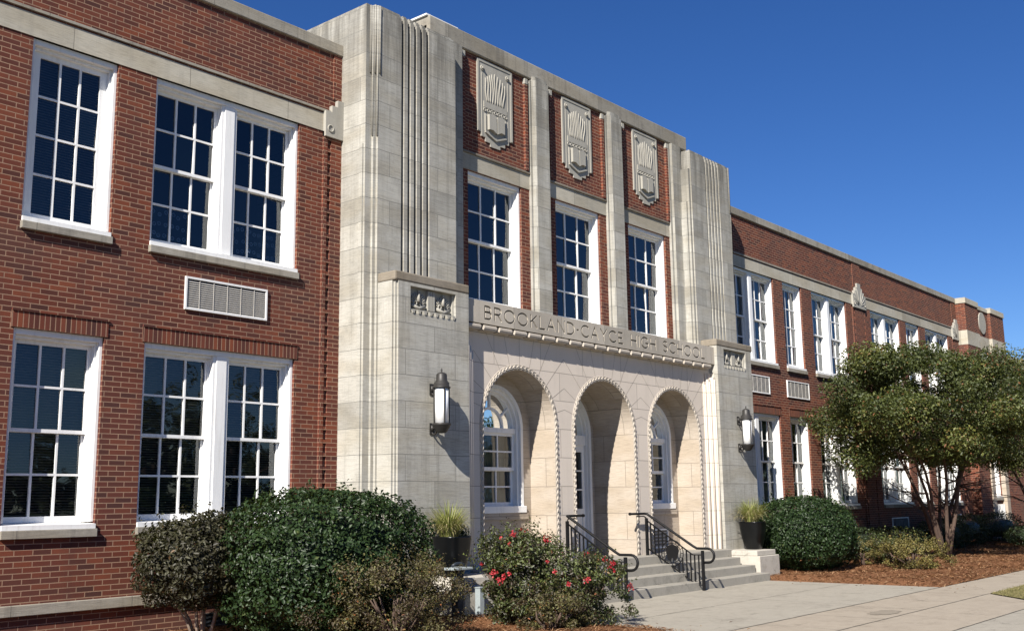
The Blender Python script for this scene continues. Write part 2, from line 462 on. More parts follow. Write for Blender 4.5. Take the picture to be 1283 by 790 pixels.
# ================================================================== SETTING
def sheet(name, x0, x1, y0, y1, z, mat, thick=None):
    mb = MB()
    if thick: mb.box(x0, x1, y0, y1, z - thick, z)
    else: mb.quad((x0, y0, z), (x1, y0, z), (x1, y1, z), (x0, y1, z))
    o = mb.build(name, mat); o['kind'] = 'structure'; return o
sheet('ground', -900, 900, -900, 900, -0.03, M['earth'])
sheet('road', -300, 300, -26, -16, -0.020, M['asphalt'])
# plaza slabs between the beds
mb = MB()
xs_ = [-4.0, -2.0, 0.0, 2.0, 4.0]
mb.box(-4.70, 4.0, -5.69, 0.4, -0.12, 0.0)
sheet_o = mb.build('plaza', M['plaza']); sheet_o['kind'] = 'structure'
mb = MB()
mb.poly([(-60, -8.04, 0.0), (-3, -8.04, 0.0), (2.05, -8.04, 0.0), (2.10, -7.7, 0.0), (3.05, -6.84, 0.0), (90, -6.84, 0.0), (90, -5.70, 0.0), (-60, -5.70, 0.0)])
o = mb.build('sidewalk', M['walk']); o['kind'] = 'structure'
mb = MB()
mb.poly([(-60, -15.9, 0.0), (2.4, -15.9, 0.0), (1.9, -8.05, 0.0), (-60, -8.05, 0.0)])
o = mb.build('entrance_walk', M['plaza']); o['kind'] = 'structure'
mb = MB()
def jline(x0, y0, x1, y1, w=0.014):
    d = Vector((x1 - x0, y1 - y0, 0)).normalized(); n = Vector((-d.y, d.x, 0)) * w / 2
    a = Vector((x0, y0, 0.004)); b = Vector((x1, y1, 0.004))
    N_ = max(1, int((b - a).length / 0.15)); pr_ = None
    for i in range(N_ + 1):
        p = a.lerp(b, i / N_); k = 1 + random.uniform(-0.35, 0.35); p = p + n * random.uniform(-.5, .5)
        cur = (tuple(p + n * k), tuple(p - n * k))
        if pr_: mb.quad(pr_[1], cur[1], cur[0], pr_[0])
        pr_ = cur
jline(-60, -5.695, 4.0, -5.695, 0.02)
jline(-60, -6.84, 3.05, -6.84, 0.018)
jline(-60, -8.045, 2.05, -8.045, 0.02)
jline(-4, -3.9, 4, -3.9, 0.010)
for x in (0.0,): jline(x, -5.69, x, -2.2, 0.010)
for x in np.arange(-58, 90, 1.52):
    jline(x, -6.84, x, -5.70, 0.009)
for x in np.arange(-30, 2, 3.0): jline(x, -15.9, x, -8.05, 0.012)
o = mb.build('expansion_joint_lines', M['joint']); tag(o, kind='structure')
mb = MB(); random.seed(3)
pts = []
for i in range(26):
    t = 2 * math.pi * i / 26; r_ = random.uniform(.8, 1.1)
    pts.append((-0.9 + 0.42 * r_ * math.cos(t), -6.5 + 0.20 * r_ * math.sin(t), 0.005))
mb.poly(pts)
o = mb.build('sidewalk_patch', concrete_mat('patch_concrete', (0.27, 0.235, 0.185), (0.15, 0.13, 0.10))); o['kind'] = 'structure'
# mulch beds : gently heaped grid
def bed(name, x0, x1, y0, y1, h=0.10, edge=0.45, zb=-0.01):
    nx = int((x1 - x0) / 0.16); ny = int((y1 - y0) / 0.16)
    mb = MB(); idx = {}
    for i in range(nx + 1):
        for j in range(ny + 1):
            x = x0 + (x1 - x0) * i / nx; y = y0 + (y1 - y0) * j / ny
            d = min(x - x0, x1 - x, y - y0)
            z = zb + h * min(1, d / edge) * (0.8 + 0.25 * math.sin(x * 1.9 + y * 2.7)) + (0.018 * random.random() if d > 0 else 0)
            wx = 0.03 * math.sin(y * 9) if i in (0, nx) else 0; wy = 0.025 * math.sin(x * 7) + random.uniform(-.012, .012) if j == 0 else 0
            idx[i, j] = len(mb.v); mb.v.append((x + wx, y + wy, z))
    for i in range(nx):
        for j in range(ny):
            mb.f.append((idx[i, j], idx[i + 1, j], idx[i + 1, j + 1], idx[i, j + 1])); mb.mi.append(0); mb.sm.append(True)
    o = mb.build(name, M['mulch']); o['kind'] = 'structure'
    return o
bed('mulch_bed', 4.03, 46, -5.62, 0.3)
bed('mulch_bed', -26, -4.72, -5.62, 0.3)
# straw litter on top (uncountable)
def cards(mb_pts, nrm, size, aspect=2.0, mat=None, name='leaves', parent=None, rnd=None, fold=0.25, up_bias=0.0, origin=(0, 0, 0)):
    """many little folded leaves: 2 quads each. mb_pts Nx3, nrm Nx3, size N"""
    P = np.asarray(mb_pts, float); N = len(P)
    nr = np.asarray(nrm, float) + rng.normal(0, 0.55, (N, 3))
    nr /= np.linalg.norm(nr, axis=1)[:, None] + 1e-9
    t = rng.normal(0, 1, (N, 3)); t[:, 2] -= up_bias
    t -= nr * (t * nr).sum(1)[:, None]; t /= np.linalg.norm(t, axis=1)[:, None] + 1e-9
    b = np.cross(nr, t)
    s = np.asarray(size, float).reshape(-1, 1) * np.ones((N, 1))
    w = s / aspect
    base = P - t * s * 0.5; tip = P + t * s * 0.5 - nr * s * 0.12
    l = P + b * w * 0.5 + nr * w * fold - t * s * 0.05; r = P - b * w * 0.5 + nr * w * fold - t * s * 0.05
    V = np.stack([base, l, tip, r], 1).reshape(-1, 3) - np.array(origin)
    F = np.arange(N * 4).reshape(N, 4)
    tri = np.concatenate([F[:, [0, 2, 1]], F[:, [0, 3, 2]]], 1).reshape(-1, 3)
    me = bpy.data.meshes.new(name)
    me.vertices.add(N * 4); me.vertices.foreach_set('co', V.ravel())
    nt = len(tri)
    me.loops.add(nt * 3); me.loops.foreach_set('vertex_index', tri.ravel().astype(np.int32))
    me.polygons.add(nt); me.polygons.foreach_set('loop_start', np.arange(0, nt * 3, 3, dtype=np.int32))
    me.update(calc_edges=True)
    at = me.attributes.new('rnd', 'FLOAT', 'FACE')
    if rnd is None: rnd = rng.random(N)
    at.data.foreach_set('value', np.repeat(np.clip(rnd, 0, 1), 2).astype(np.float32))
    me.materials.append(mat)
    o = bpy.data.objects.new(name, me); col.objects.link(o)
    o.location = origin
    if parent is not None: o.parent = parent; o.location = (0, 0, 0)
    return o
def litter(x0, x1, y0, y1, n, name, z=0.10, mat=None, size=0.11, asp=14, label=None):
    P = np.stack([rng.uniform(x0, x1, n), rng.uniform(y0, y1, n), np.zeros(n)], 1)
    d = np.minimum(np.minimum(P[:, 0] - x0, x1 - P[:, 0]), P[:, 1] - y0)
    P[:, 2] = z * np.minimum(1, (d + 0.0) / 0.45) * (0.8 + 0.25 * np.sin(P[:, 0] * 1.9 + P[:, 1] * 2.7)) + 0.005 + rng.uniform(0, 0.02, n)
    o = cards(P, np.tile([0, 0, 1.5], (n, 1)), rng.uniform(.6, 1.3, n) * size, asp, mat, name)
    tag(o, label, 'ground cover', kind='stuff'); return o
litter(4.0, 24, -5.72, -0.2, 26000, 'pine_straw', mat=M['straw'], size=0.10, asp=9, label='reddish brown pine straw litter spread over the right hand planting bed')
litter(-12, -4.66, -5.72, -0.2, 12000, 'pine_straw', mat=M['straw'], size=0.09, asp=11, label='reddish brown pine straw litter under the shrubs left of the steps')
n = 900
P = np.stack([rng.uniform(-5, 9, n), rng.uniform(-6.5, -2.2, n), np.full(n, .008)], 1)
dist = np.where((P[:, 0] > 4) | (P[:, 0] < -4), -5.65 - P[:, 1], np.minimum(np.abs(P[:, 0] - 4), np.abs(P[:, 0] + 4)))
P = P[(dist > 0) & (rng.random(n) < np.exp(-dist / .22))]
o = cards(P, np.tile([0, 0, 2.0], (len(P), 1)), rng.uniform(.03, .09, len(P)), 7, M['straw'], 'stray_straw')
tag(o, 'few loose straws and leaves blown onto the paving edges', 'ground cover', kind='stuff')
# lawn wedge with blades
mb = MB()
mb.poly([(2.14, -7.72, 0.012), (3.05, -6.86, 0.012), (60, -6.86, 0.012), (60, -15.9, 0.012), (2.45, -15.9, 0.012), (2.08, -8.03, 0.012)])
o = mb.build('lawn', M['grass']); o['kind'] = 'structure'
n = 16000
P = np.stack([rng.uniform(2.2, 12, n), rng.uniform(-10.5, -6.85, n), rng.uniform(.01, .03, n)], 1)
P = P[P[:, 0] - 2.15 > (P[:, 1] + 7.7) * 1.0]
o = cards(P, np.tile([0.3, -0.3, 0.2], (len(P), 1)), rng.uniform(.03, .06, len(P)), 6, M['lawnblade'], 'lawn_grass')
tag(o, 'short yellowing grass at the sidewalk edge', 'grass', kind='stuff')

# ================================================================== SCHOOL BUILDING
B = empty('school_building', (0, 0, 0))
tag(B, 'long two storey red brick school with a limestone entrance pavilion and triple arched porch', 'school building')
UH, US, LH, LS = 7.65, 5.223, 3.889, 1.449
WZ = {'u': (US, UH), 'l': (LS, LH)}
# window spans on the right wing (x0,x1,kind); the left wing mirrors them
spans = [(6.89, 9.40, 'pair'), (9.975, 11.155, 'single'), (11.83, 14.31, 'pair'), (16.24, 18.81, 'pair'), (19.39, 20.70, 'single'), (21.31, 23.81, 'pair')]
left_spans = [(-b, -a, k) for a, b, k in spans[:3]]

def wall_grid(mb, x0, x1, z0, z1, y, holes, mi=0, back=None):
    xs = sorted({x0, x1, *[h[0] for h in holes], *[h[1] for h in holes]}); xs = [x for x in xs if x0 <= x <= x1]
    zs = sorted({z0, z1, *[h[2] for h in holes], *[h[3] for h in holes]}); zs = [z for z in zs if z0 <= z <= z1]
    for i in range(len(xs) - 1):
        for j in range(len(zs) - 1):
            cx = (xs[i] + xs[i + 1]) / 2; cz = (zs[j] + zs[j + 1]) / 2
            if any(h[0] < cx < h[1] and h[2] < cz < h[3] for h in holes): continue
            mb.quad((xs[i], y, zs[j]), (xs[i + 1], y, zs[j]), (xs[i + 1], y, zs[j + 1]), (xs[i], y, zs[j + 1]), mi)
    for a, b, c, d in holes:
        Y = y + 0.30
        mb.quad((a, y, c), (a, Y, c), (a, Y, d), (a, y, d), mi)
        mb.quad((b, Y, c), (b, y, c), (b, y, d), (b, Y, d), mi)
        mb.quad((a, y, d), (a, Y, d), (b, Y, d), (b, y, d), mi)
        mb.quad((a, Y, c), (a, y, c), (b, y, c), (b, Y, c), mi)

XL, XR = -15.6, 24.9
PX = 6.05      # pylon outer face
for side in (-1, 1):
    sp_ = left_spans if side < 0 else spans
    holes = []
    for a, b, k in sp_:
        holes += [(a, b, US, UH), (a, b, LS, LH)]
    mb = MB()
    a, b = (XL, -PX) if side < 0 else (PX, XR)
    wall_grid(mb, a, b, 0.585, 9.03, 0.0, holes)
    mb.quad((a, 0.02, -0.4), (b, 0.02, -0.4), (b, 0.02, 0.585), (a, 0.02, 0.585))
    # thickness at the top, back of parapet
    mb.quad((b, 0.35, 8.3), (a, 0.35, 8.3), (a, 0.35, 9.03), (b, 0.35, 9.03))
    if side < 0: mb.quad((XL, 14, -0.4), (XL, 0, -0.4), (XL, 0, 9.03), (XL, 14, 9.03))
    mb.build('brick_wall', M['brick'], B)
    mb = MB(); mb.box(a if side < 0 else PX - 0.3, b if side > 0 else -PX + 0.3, -0.045, 0.40, 9.03, 9.228)
    mb.build('coping', M['weathered'], B, bevel=0.012)
    # stone lintel band flush, with a drip lip
    mb = MB(); mb.box(a, b, -0.012, 0.05, UH, 7.955)
    # holes above heads are inside the band; fine
    mb.build('stone_band', M['band'], B)
    mb = MB(); mb.prism([(-0.055, 7.99), (-0.055, 8.012), (0.0, 8.03), (0.0, 7.99)], 0, 1)
    mb = MB()
    mb.box(a, b, -0.034, 0.02, 7.985, 8.022)
    mb.build('drip_course', M['weathered'], B)
    mb = MB(); mb.box(a, b, -0.045, 0.05, 0.455, 0.584)
    mb.build('base_course', M['weathered'], B, bevel=0.008)

# decorative brick pilasters + palmette ornaments on the wings
def pilaster(xc, clip=None):
    mb = MB()
    x0, x1 = xc - 0.50, xc + 0.50
    y = -0.035
    segs = [(x0, x0 + .075), (x0 + .15, x1 - .15), (x1 - .075, x1)]
    for a, b in segs:
        if clip: a, b = (max(a, clip[0]), min(b, clip[1]))
        if b - a > 0.01: mb.box(a, b, y, 0.003, 0.585, UH - 0.003)
    z = 0.60; k = 0
    while z < UH - 0.07:
        for a in (x0 + .075, x1 - .15):
            b = a + .075
            if clip and (b > clip[1] or a < clip[0]): continue
            if k % 3 == 0: mb.box(a, b, y + 0.004, 0.003, z, z + 0.055)
        z += 0.0678; k += 1
    mb.build('brick_pilaster', M['brick'], B)
    # flat strip above the band
    mb = MB()
    a, b = xc - .30, xc + .30
    if clip: a, b = max(a, clip[0]), min(b, clip[1])
    if b - a > .02:
        mb.box(a, b, -0.02, 0.003, 8.24, 9.03); mb.build('brick_strip', M['brick'], B)
    # palmette
    out = [(-.50, 7.56), (-.50, 7.99), (-.37, 7.99), (-.37, 8.10), (-.25, 8.10), (-.25, 8.22), (-.13, 8.22), (-.13, 8.36), (.13, 8.36), (.13, 8.22), (.25, 8.22), (.25, 8.10), (.37, 8.10), (.37, 7.99), (.50, 7.99), (.50, 7.56)]
    def cl(p): return p
    mb = MB()
    def pb(x0_, x1_, y0_, y1_, z0_, z1_):
        x0_ += xc; x1_ += xc
        if clip: x0_, x1_ = max(x0_, clip[0]), min(x1_, clip[1])
        if x1_ - x0_ > .005: mb.box(x0_, x1_, y0_, y1_, z0_, z1_)
    for a_, b_, zt in ((-.50, -.37, 7.99), (-.37, -.25, 8.10), (-.25, -.13, 8.22), (-.13, .13, 8.36), (.13, .25, 8.22), (.25, .37, 8.10), (.37, .50, 7.99)):
        pb(a_, b_, -0.075, 0.003, 7.56, zt)
    for s_ in (-1, 1):
        for ang, L_ in ((12, .62), (32, .58), (52, .50), (72, .42)):
            p0 = Vector((xc + s_ * .03, -0.078, 7.64)); d = Vector((s_ * math.sin(R(ang)), 0, math.cos(R(ang))))
            pts = [p0 + d * L_ * .9 * t_ + Vector((s_ * .05 * t_ * t_, 0, 0)) for t_ in (0.12, .4, .7, 1)]
            if clip and any(not (clip[0] - .0 < p.x < clip[1] - .02) for p in pts): continue
            mb.tube(pts, [.008, .014, .014, .008], 6)
        cxp = xc + s_ * .40
        if not clip or clip[0] < cxp - .1 and cxp + .1 < clip[1]:
            mb.tube([(cxp + .055 * math.cos(q), -.08, 7.70 + .055 * math.sin(q)) for q in np.linspace(0, 2 * math.pi, 13)[:-1]], .011, 6, closed=True)
    mb.build('carved_palmette', M['carved'], B)
pilaster(-5.92, (-99, -PX)); pilaster(5.92, (PX, 99)); pilaster(-15.27, (XL, 99)); pilaster(15.27)
pilaster(24.7, (-99, XR))

# ---------------------------------------------------------------- windows
def panes_grid(mb_m, mb_g, x0, x1, z0, z1, y, nx, nz, st=0.05, top=0.05, bot=0.06, mw=0.028, t=0.04):
    mb_m.box(x0, x0 + st, y, y + t, z0, z1); mb_m.box(x1 - st, x1, y, y + t, z0, z1)
    mb_m.box(x0 + st, x1 - st, y, y + t, z1 - top, z1); mb_m.box(x0 + st, x1 - st, y, y + t, z0, z0 + bot)
    gx0, gx1, gz0, gz1 = x0 + st, x1 - st, z0 + bot, z1 - top
    for i in range(1, nx):
        x = gx0 + (gx1 - gx0) * i / nx; mb_m.box(x - mw / 2, x + mw / 2, y + 0.003, y + t - .004, gz0, gz1)
    for j in range(1, nz):
        z = gz0 + (gz1 - gz0) * j / nz
        for i in range(nx):
            a = gx0 + (gx1 - gx0) * i / nx + (mw / 2 if i else 0); b = gx0 + (gx1 - gx0) * (i + 1) / nx - (mw / 2 if i < nx - 1 else 0)
            mb_m.box(a, b, y + 0.003, y + t - .004, z - mw / 2, z + mw / 2)
    Y = y + t * .6
    for i in range(nx):
        for j in range(nz):
            a = gx0 + (gx1 - gx0) * i / nx; b = gx0 + (gx1 - gx0) * (i + 1) / nx
            c_ = gz0 + (gz1 - gz0) * j / nz; d_ = gz0 + (gz1 - gz0) * (j + 1) / nz
            tx, tz = random.gauss(0, .0030), random.gauss(0, .0042)
            mb_g.quad((a, Y - tx - tz, c_), (b, Y + tx - tz, c_), (b, Y + tx + tz, d_), (a, Y - tx + tz, d_))
    return gx0, gx1, gz0, gz1

def window(x0, x1, z0, z1, y=0.0, kind='hung', n=1, blind=None, stone_sill=True, paws=(), open_=0.0, label=None, nomull=False):
    """kind hung: 3x2 over 3x2; fixed: 3x4. n sashes side by side with a mullion"""
    y = y + 0.055
    fr = MB(); sa = MB(); gl = MB()
    D = 0.17                                   # depth of the jamb
    c = 0.047                                  # casing / brickmould
    zs = z0 + 0.085                            # top of wooden sill
    fr.box(x0, x0 + c, y - .012, y + D + .06, zs, z1); fr.box(x1 - c, x1, y - .012, y + D + .06, zs, z1)
    fr.box(x0 + c, x1 - c, y - .012, y + D + .06, z1 - .075, z1)
    for yy_ in (.012, .085, .128): fr.box(x1 - c - (.009 if yy_ < .05 else .038), x1 - c + .001, y + yy_, y + yy_ + .014, zs, z1 - .12)
    # stepped inner jamb
    fr.box(x0 + c, x0 + c + .03, y + .05, y + D + .06, zs, z1 - .075); fr.box(x1 - c - .03, x1 - c, y + .05, y + D + .06, zs, z1 - .075)
    fr.box(x0 + c + .03, x1 - c - .03, y + .05, y + D + .06, z1 - .115, z1 - .075)
    spans_ = []
    mw = 0.27
    if n == 2:
        xm = (x0 + x1) / 2
        fr.box(xm - mw / 2, xm + mw / 2, y + .012, y + D + .06, zs, z1 - .115)
        fr.box(xm - mw / 2 + .05, xm + mw / 2 - .05, y - .004, y + .012, zs, z1 - .075)
        fr.box(xm - mw / 2, xm + mw / 2, y + .012, y + .05, z1 - .115, z1 - .075)
        spans_ = [(x0 + c + .03, xm - mw / 2), (xm + mw / 2, x1 - c - .03)]
    else: spans_ = [(x0 + c + .03, x1 - c - .03)]
    zt = z1 - .115
    leaves = []
    for si, (a, b) in enumerate(spans_):
        bl = MB(); pw = MB(); scr = MB(); gl = MB(); leaves.append((gl, bl, pw, scr))
        if kind == 'hung':
            zm = (zs + zt) / 2
            panes_grid(sa, gl, a, b, zm - .02, zt, y + .125, 3, 2, st=.05, bot=.045)
            g = panes_grid(sa, gl, a, b, zs + open_, zm + .02 + open_, y + .172, 3, 2, st=.05, top=.045, bot=.075)
            sa.box(a, a + .02, y + .110, y + .17, zs, zt); sa.box(b - .02, b, y + .110, y + .17, zs, zt)
            if paws:
                for (pi, pj) in paws[si]:
                    cxa = g[0] + (g[1] - g[0]) * pi / 3; cxb = g[0] + (g[1] - g[0]) * (pi + 1) / 3
                    cza = g[2]; czb = (g[2] + g[3]) / 2
                    rr_ = random.Random(pi * 7 + si)
                    for q in range(9):
                        px = cxa + (cxb - cxa) * (0.22 + 0.28 * (q % 3)) + rr_.uniform(-.02, .02); pz = cza + (czb - cza) * (.18 + .30 * (q // 3)) + rr_.uniform(-.03, .03)
                        yy = y + .172 + .04 * .6 + .006
                        for w in range(12):
                            t0 = 2 * math.pi * w / 12; t1 = 2 * math.pi * (w + 1) / 12
                            ri, ro = .022, .030
                            pw.quad((px + ri * math.cos(t0), yy, pz + ri * math.sin(t0)), (px + ro * math.cos(t0), yy, pz + ro * math.sin(t0)), (px + ro * math.cos(t1), yy, pz + ro * math.sin(t1)), (px + ri * math.cos(t1), yy, pz + ri * math.sin(t1)))
                        for w in range(3):
                            qx = px + .012 * math.cos(2.1 * w); qz = pz + .012 * math.sin(2.1 * w)
                            pw.poly([(qx + .006 * math.cos(v), yy, qz + .006 * math.sin(v)) for v in np.linspace(0, 2 * math.pi, 7)[:-1]])
        else:
            panes_grid(sa, gl, a, b, zs, zt, y + .10, 3, 4, st=.10, top=.07, bot=.075)
        if blind == 'blind':
            z = zs + .05
            while z < zt - .05:
                bl.quad((a + .02, y + .262, z), (b - .02, y + .262, z), (b - .02, y + .240, z + .020), (a + .02, y + .240, z + .020)); z += .034
        if blind == 'half':
            z = (zs + zt) / 2 + .1
            while z < zt - .05:
                bl.quad((a + .02, y + .262, z), (b - .02, y + .262, z), (b - .02, y + .240, z + .020), (a + .02, y + .240, z + .020)); z += .034
        if blind == 'curtain':
            N_ = 40
            for k in range(N_):
                xa = a + (b - a) * k / N_; xb = a + (b - a) * (k + 1) / N_
                if si == 0 and .35 < k / N_ < .5: continue
                ya = y + .30 + .02 * math.sin(k * 1.3); yb = y + .30 + .02 * math.sin((k + 1) * 1.3)
                bl.quad((xa, ya, zs), (xb, yb, zs), (xb, yb, zt), (xa, ya, zt))
        if blind == 'screen':
            z = zs + .02
            while z < zt - .02:
                scr.quad((a, y + .155, z), (b, y + .155, z), (b, y + .150, z + .013), (a, y + .150, z + .013)); z += .036
    # wooden sill
    si_ = MB(); si_.prism([(y - .045, z0 + .0), (y - .045, z0 + .055), (y + D, zs), (y + D, z0)], x0 + .001, x1 - .001)
    # prism axis z extrudes in z; rebuild as x extrusion
    si_ = MB()
    pr_ = [(y - .085, z0 + .002), (y - .085, z0 + .060), (y + D + .05, zs), (y + D + .05, z0 + .002)]
    k = len(si_.v)
    for xx in (x0 + .002, x1 - .002): si_.v += [(xx, p, q) for p, q in pr_]
    si_.f += [(0, 4, 5, 1), (1, 5, 6, 2), (2, 6, 7, 3), (3, 7, 4, 0), (0, 1, 2, 3), (7, 6, 5, 4)]
    si_.f = [tuple(reversed(f)) for f in si_.f]
    si_.mi += [0] * 6; si_.sm += [False] * 6
    w = sa.build('window', M['white'], B)
    if label: w['label'] = label
    fr.build('frame', M['white'], w, bevel=0.006)
    si_.build('wood_sill', M['white'], w)
    for gl, bl, pw, scr in leaves:
        if pw.f:
            k0 = len(gl.v); gl.v += pw.v; gl.f += [tuple(k0 + q for q in f) for f in pw.f]; gl.mi += [1] * len(pw.f); gl.sm += pw.sm
        gl.build('pane', [M['glass'], M['sticker']] if pw.f else M['glass'], w)
        if bl.f: bl.build('blind', M['curtain'] if blind == 'curtain' else M['blind'], w)
        if scr.f: scr.build('screen', M['screen'], w)
    if stone_sill:
        ss = MB(); ss.box(x0 - .012, x1 + .012, y - .115, y - .003, z0 - .10, z0 - .001)
        ss.build('stone_sill', M['weathered'], w, bevel=0.006)
    return w

for side in (-1, 1):
    for i, (a, b, k) in enumerate(left_spans if side < 0 else spans):
        n = 2 if k == 'pair' else 1
        if side < 0:
            if i == 0: window(a, b, US, UH, n=n, paws=((((0, 0), (1, 0)), ((0, 0), (1, 0), (2, 0)))), label='upper double window with paw print decals in its lowest panes')
            elif k == 'single': window(a, b, US, UH, kind='fixed', n=n, blind='screen', label='upper fixed window with dark perforated screen')
            else: window(a, b, US, UH, n=n)
            window(a, b, LS, LH, n=n, blind='blind')
        else:
            if i > 3: 
                window(a, b, US, UH, kind='fixed' if k == 'single' else 'hung', n=n, blind=None if k == 'single' else 'curtain')
            else: window(a, b, US, UH, kind='fixed' if k == 'single' else 'hung', n=n, blind='curtain' if k == 'pair' else None)
            window(a, b, LS, LH, n=n, blind='curtain')
        # soldier course over the lower window
        mb = MB()
        mb.box(a - .04, b + .04, -0.012, 0.02, LH + .001, LH + .205)
        mb.build('soldier_course', M['soldier'], B)
        mb = MB(); mb.box(a - .04, b + .04, -0.026, 0.01, LH + .206, LH + .232)
        mb.build('projecting_course', M['brick'], B)
# grilles
def grille(x0, x1, z0, z1, y=0.0, fw_=.028, pitch=.030, vert=6, dark=False):
    mb = MB()
    mb.box(x0, x1, y - .03, y + .01, z0, z0 + fw_); mb.box(x0, x1, y - .03, y + .01, z1 - fw_, z1)
    mb.box(x0, x0 + fw_, y - .03, y + .01, z0 + fw_, z1 - fw_); mb.box(x1 - fw_, x1, y - .03, y + .01, z0 + fw_, z1 - fw_)
    g = mb.build('wall_grille', M['white'] , B)
    mb = MB(); mb.quad((x0 + .01, y - .004, z0 + .01), (x1 - .01, y - .004, z0 + .01), (x1 - .01, y - .004, z1 - .01), (x0 + .01, y - .004, z1 - .01))
    mb.build('grille_back', M['grille_in'], g)
    mb = MB(); z = z0 + fw_ + .004
    while z < z1 - fw_ - .02:
        mb.quad((x0 + fw_, y - .022, z), (x1 - fw_, y - .022, z), (x1 - fw_, y - .007, z + .020), (x0 + fw_, y - .007, z + .020)); z += pitch
    for i in range(1, vert):
        x = x0 + (x1 - x0) * i / vert; mb.box(x - .004, x + .004, y - .024, y - .005, z0 + fw_, z1 - fw_)
    mb.build('slats', M['grille_in'] if dark else M['grille_slat'], g)
grille(-8.83, -7.44, 4.41, 4.878)
grille(7.44, 8.83, 4.41, 4.878)
grille(9.88, 11.25, 4.41, 4.878)
grille(-8.70, -8.40, 0.66, 0.96, y=-.001)
for x0_, x1_ in ((13.3, 13.85), (16.8, 18.2), (22.9, 23.5)): grille(x0_, x1_, 0.40 + .2, 1.04, dark=True)
mb = MB(); mb.box(-8.30, -7.97, -0.005, 0.05, 0.10, 0.27); mb.build('crawl_vent', M['dark'], B)
mb = MB()
for k in range(4): mb.box(-8.31 , -7.96, -0.018, -0.006, 0.09 + .055 * k, 0.105 + .055 * k)
mb.build('crawl_vent_grille', M['darkmetal'], B)

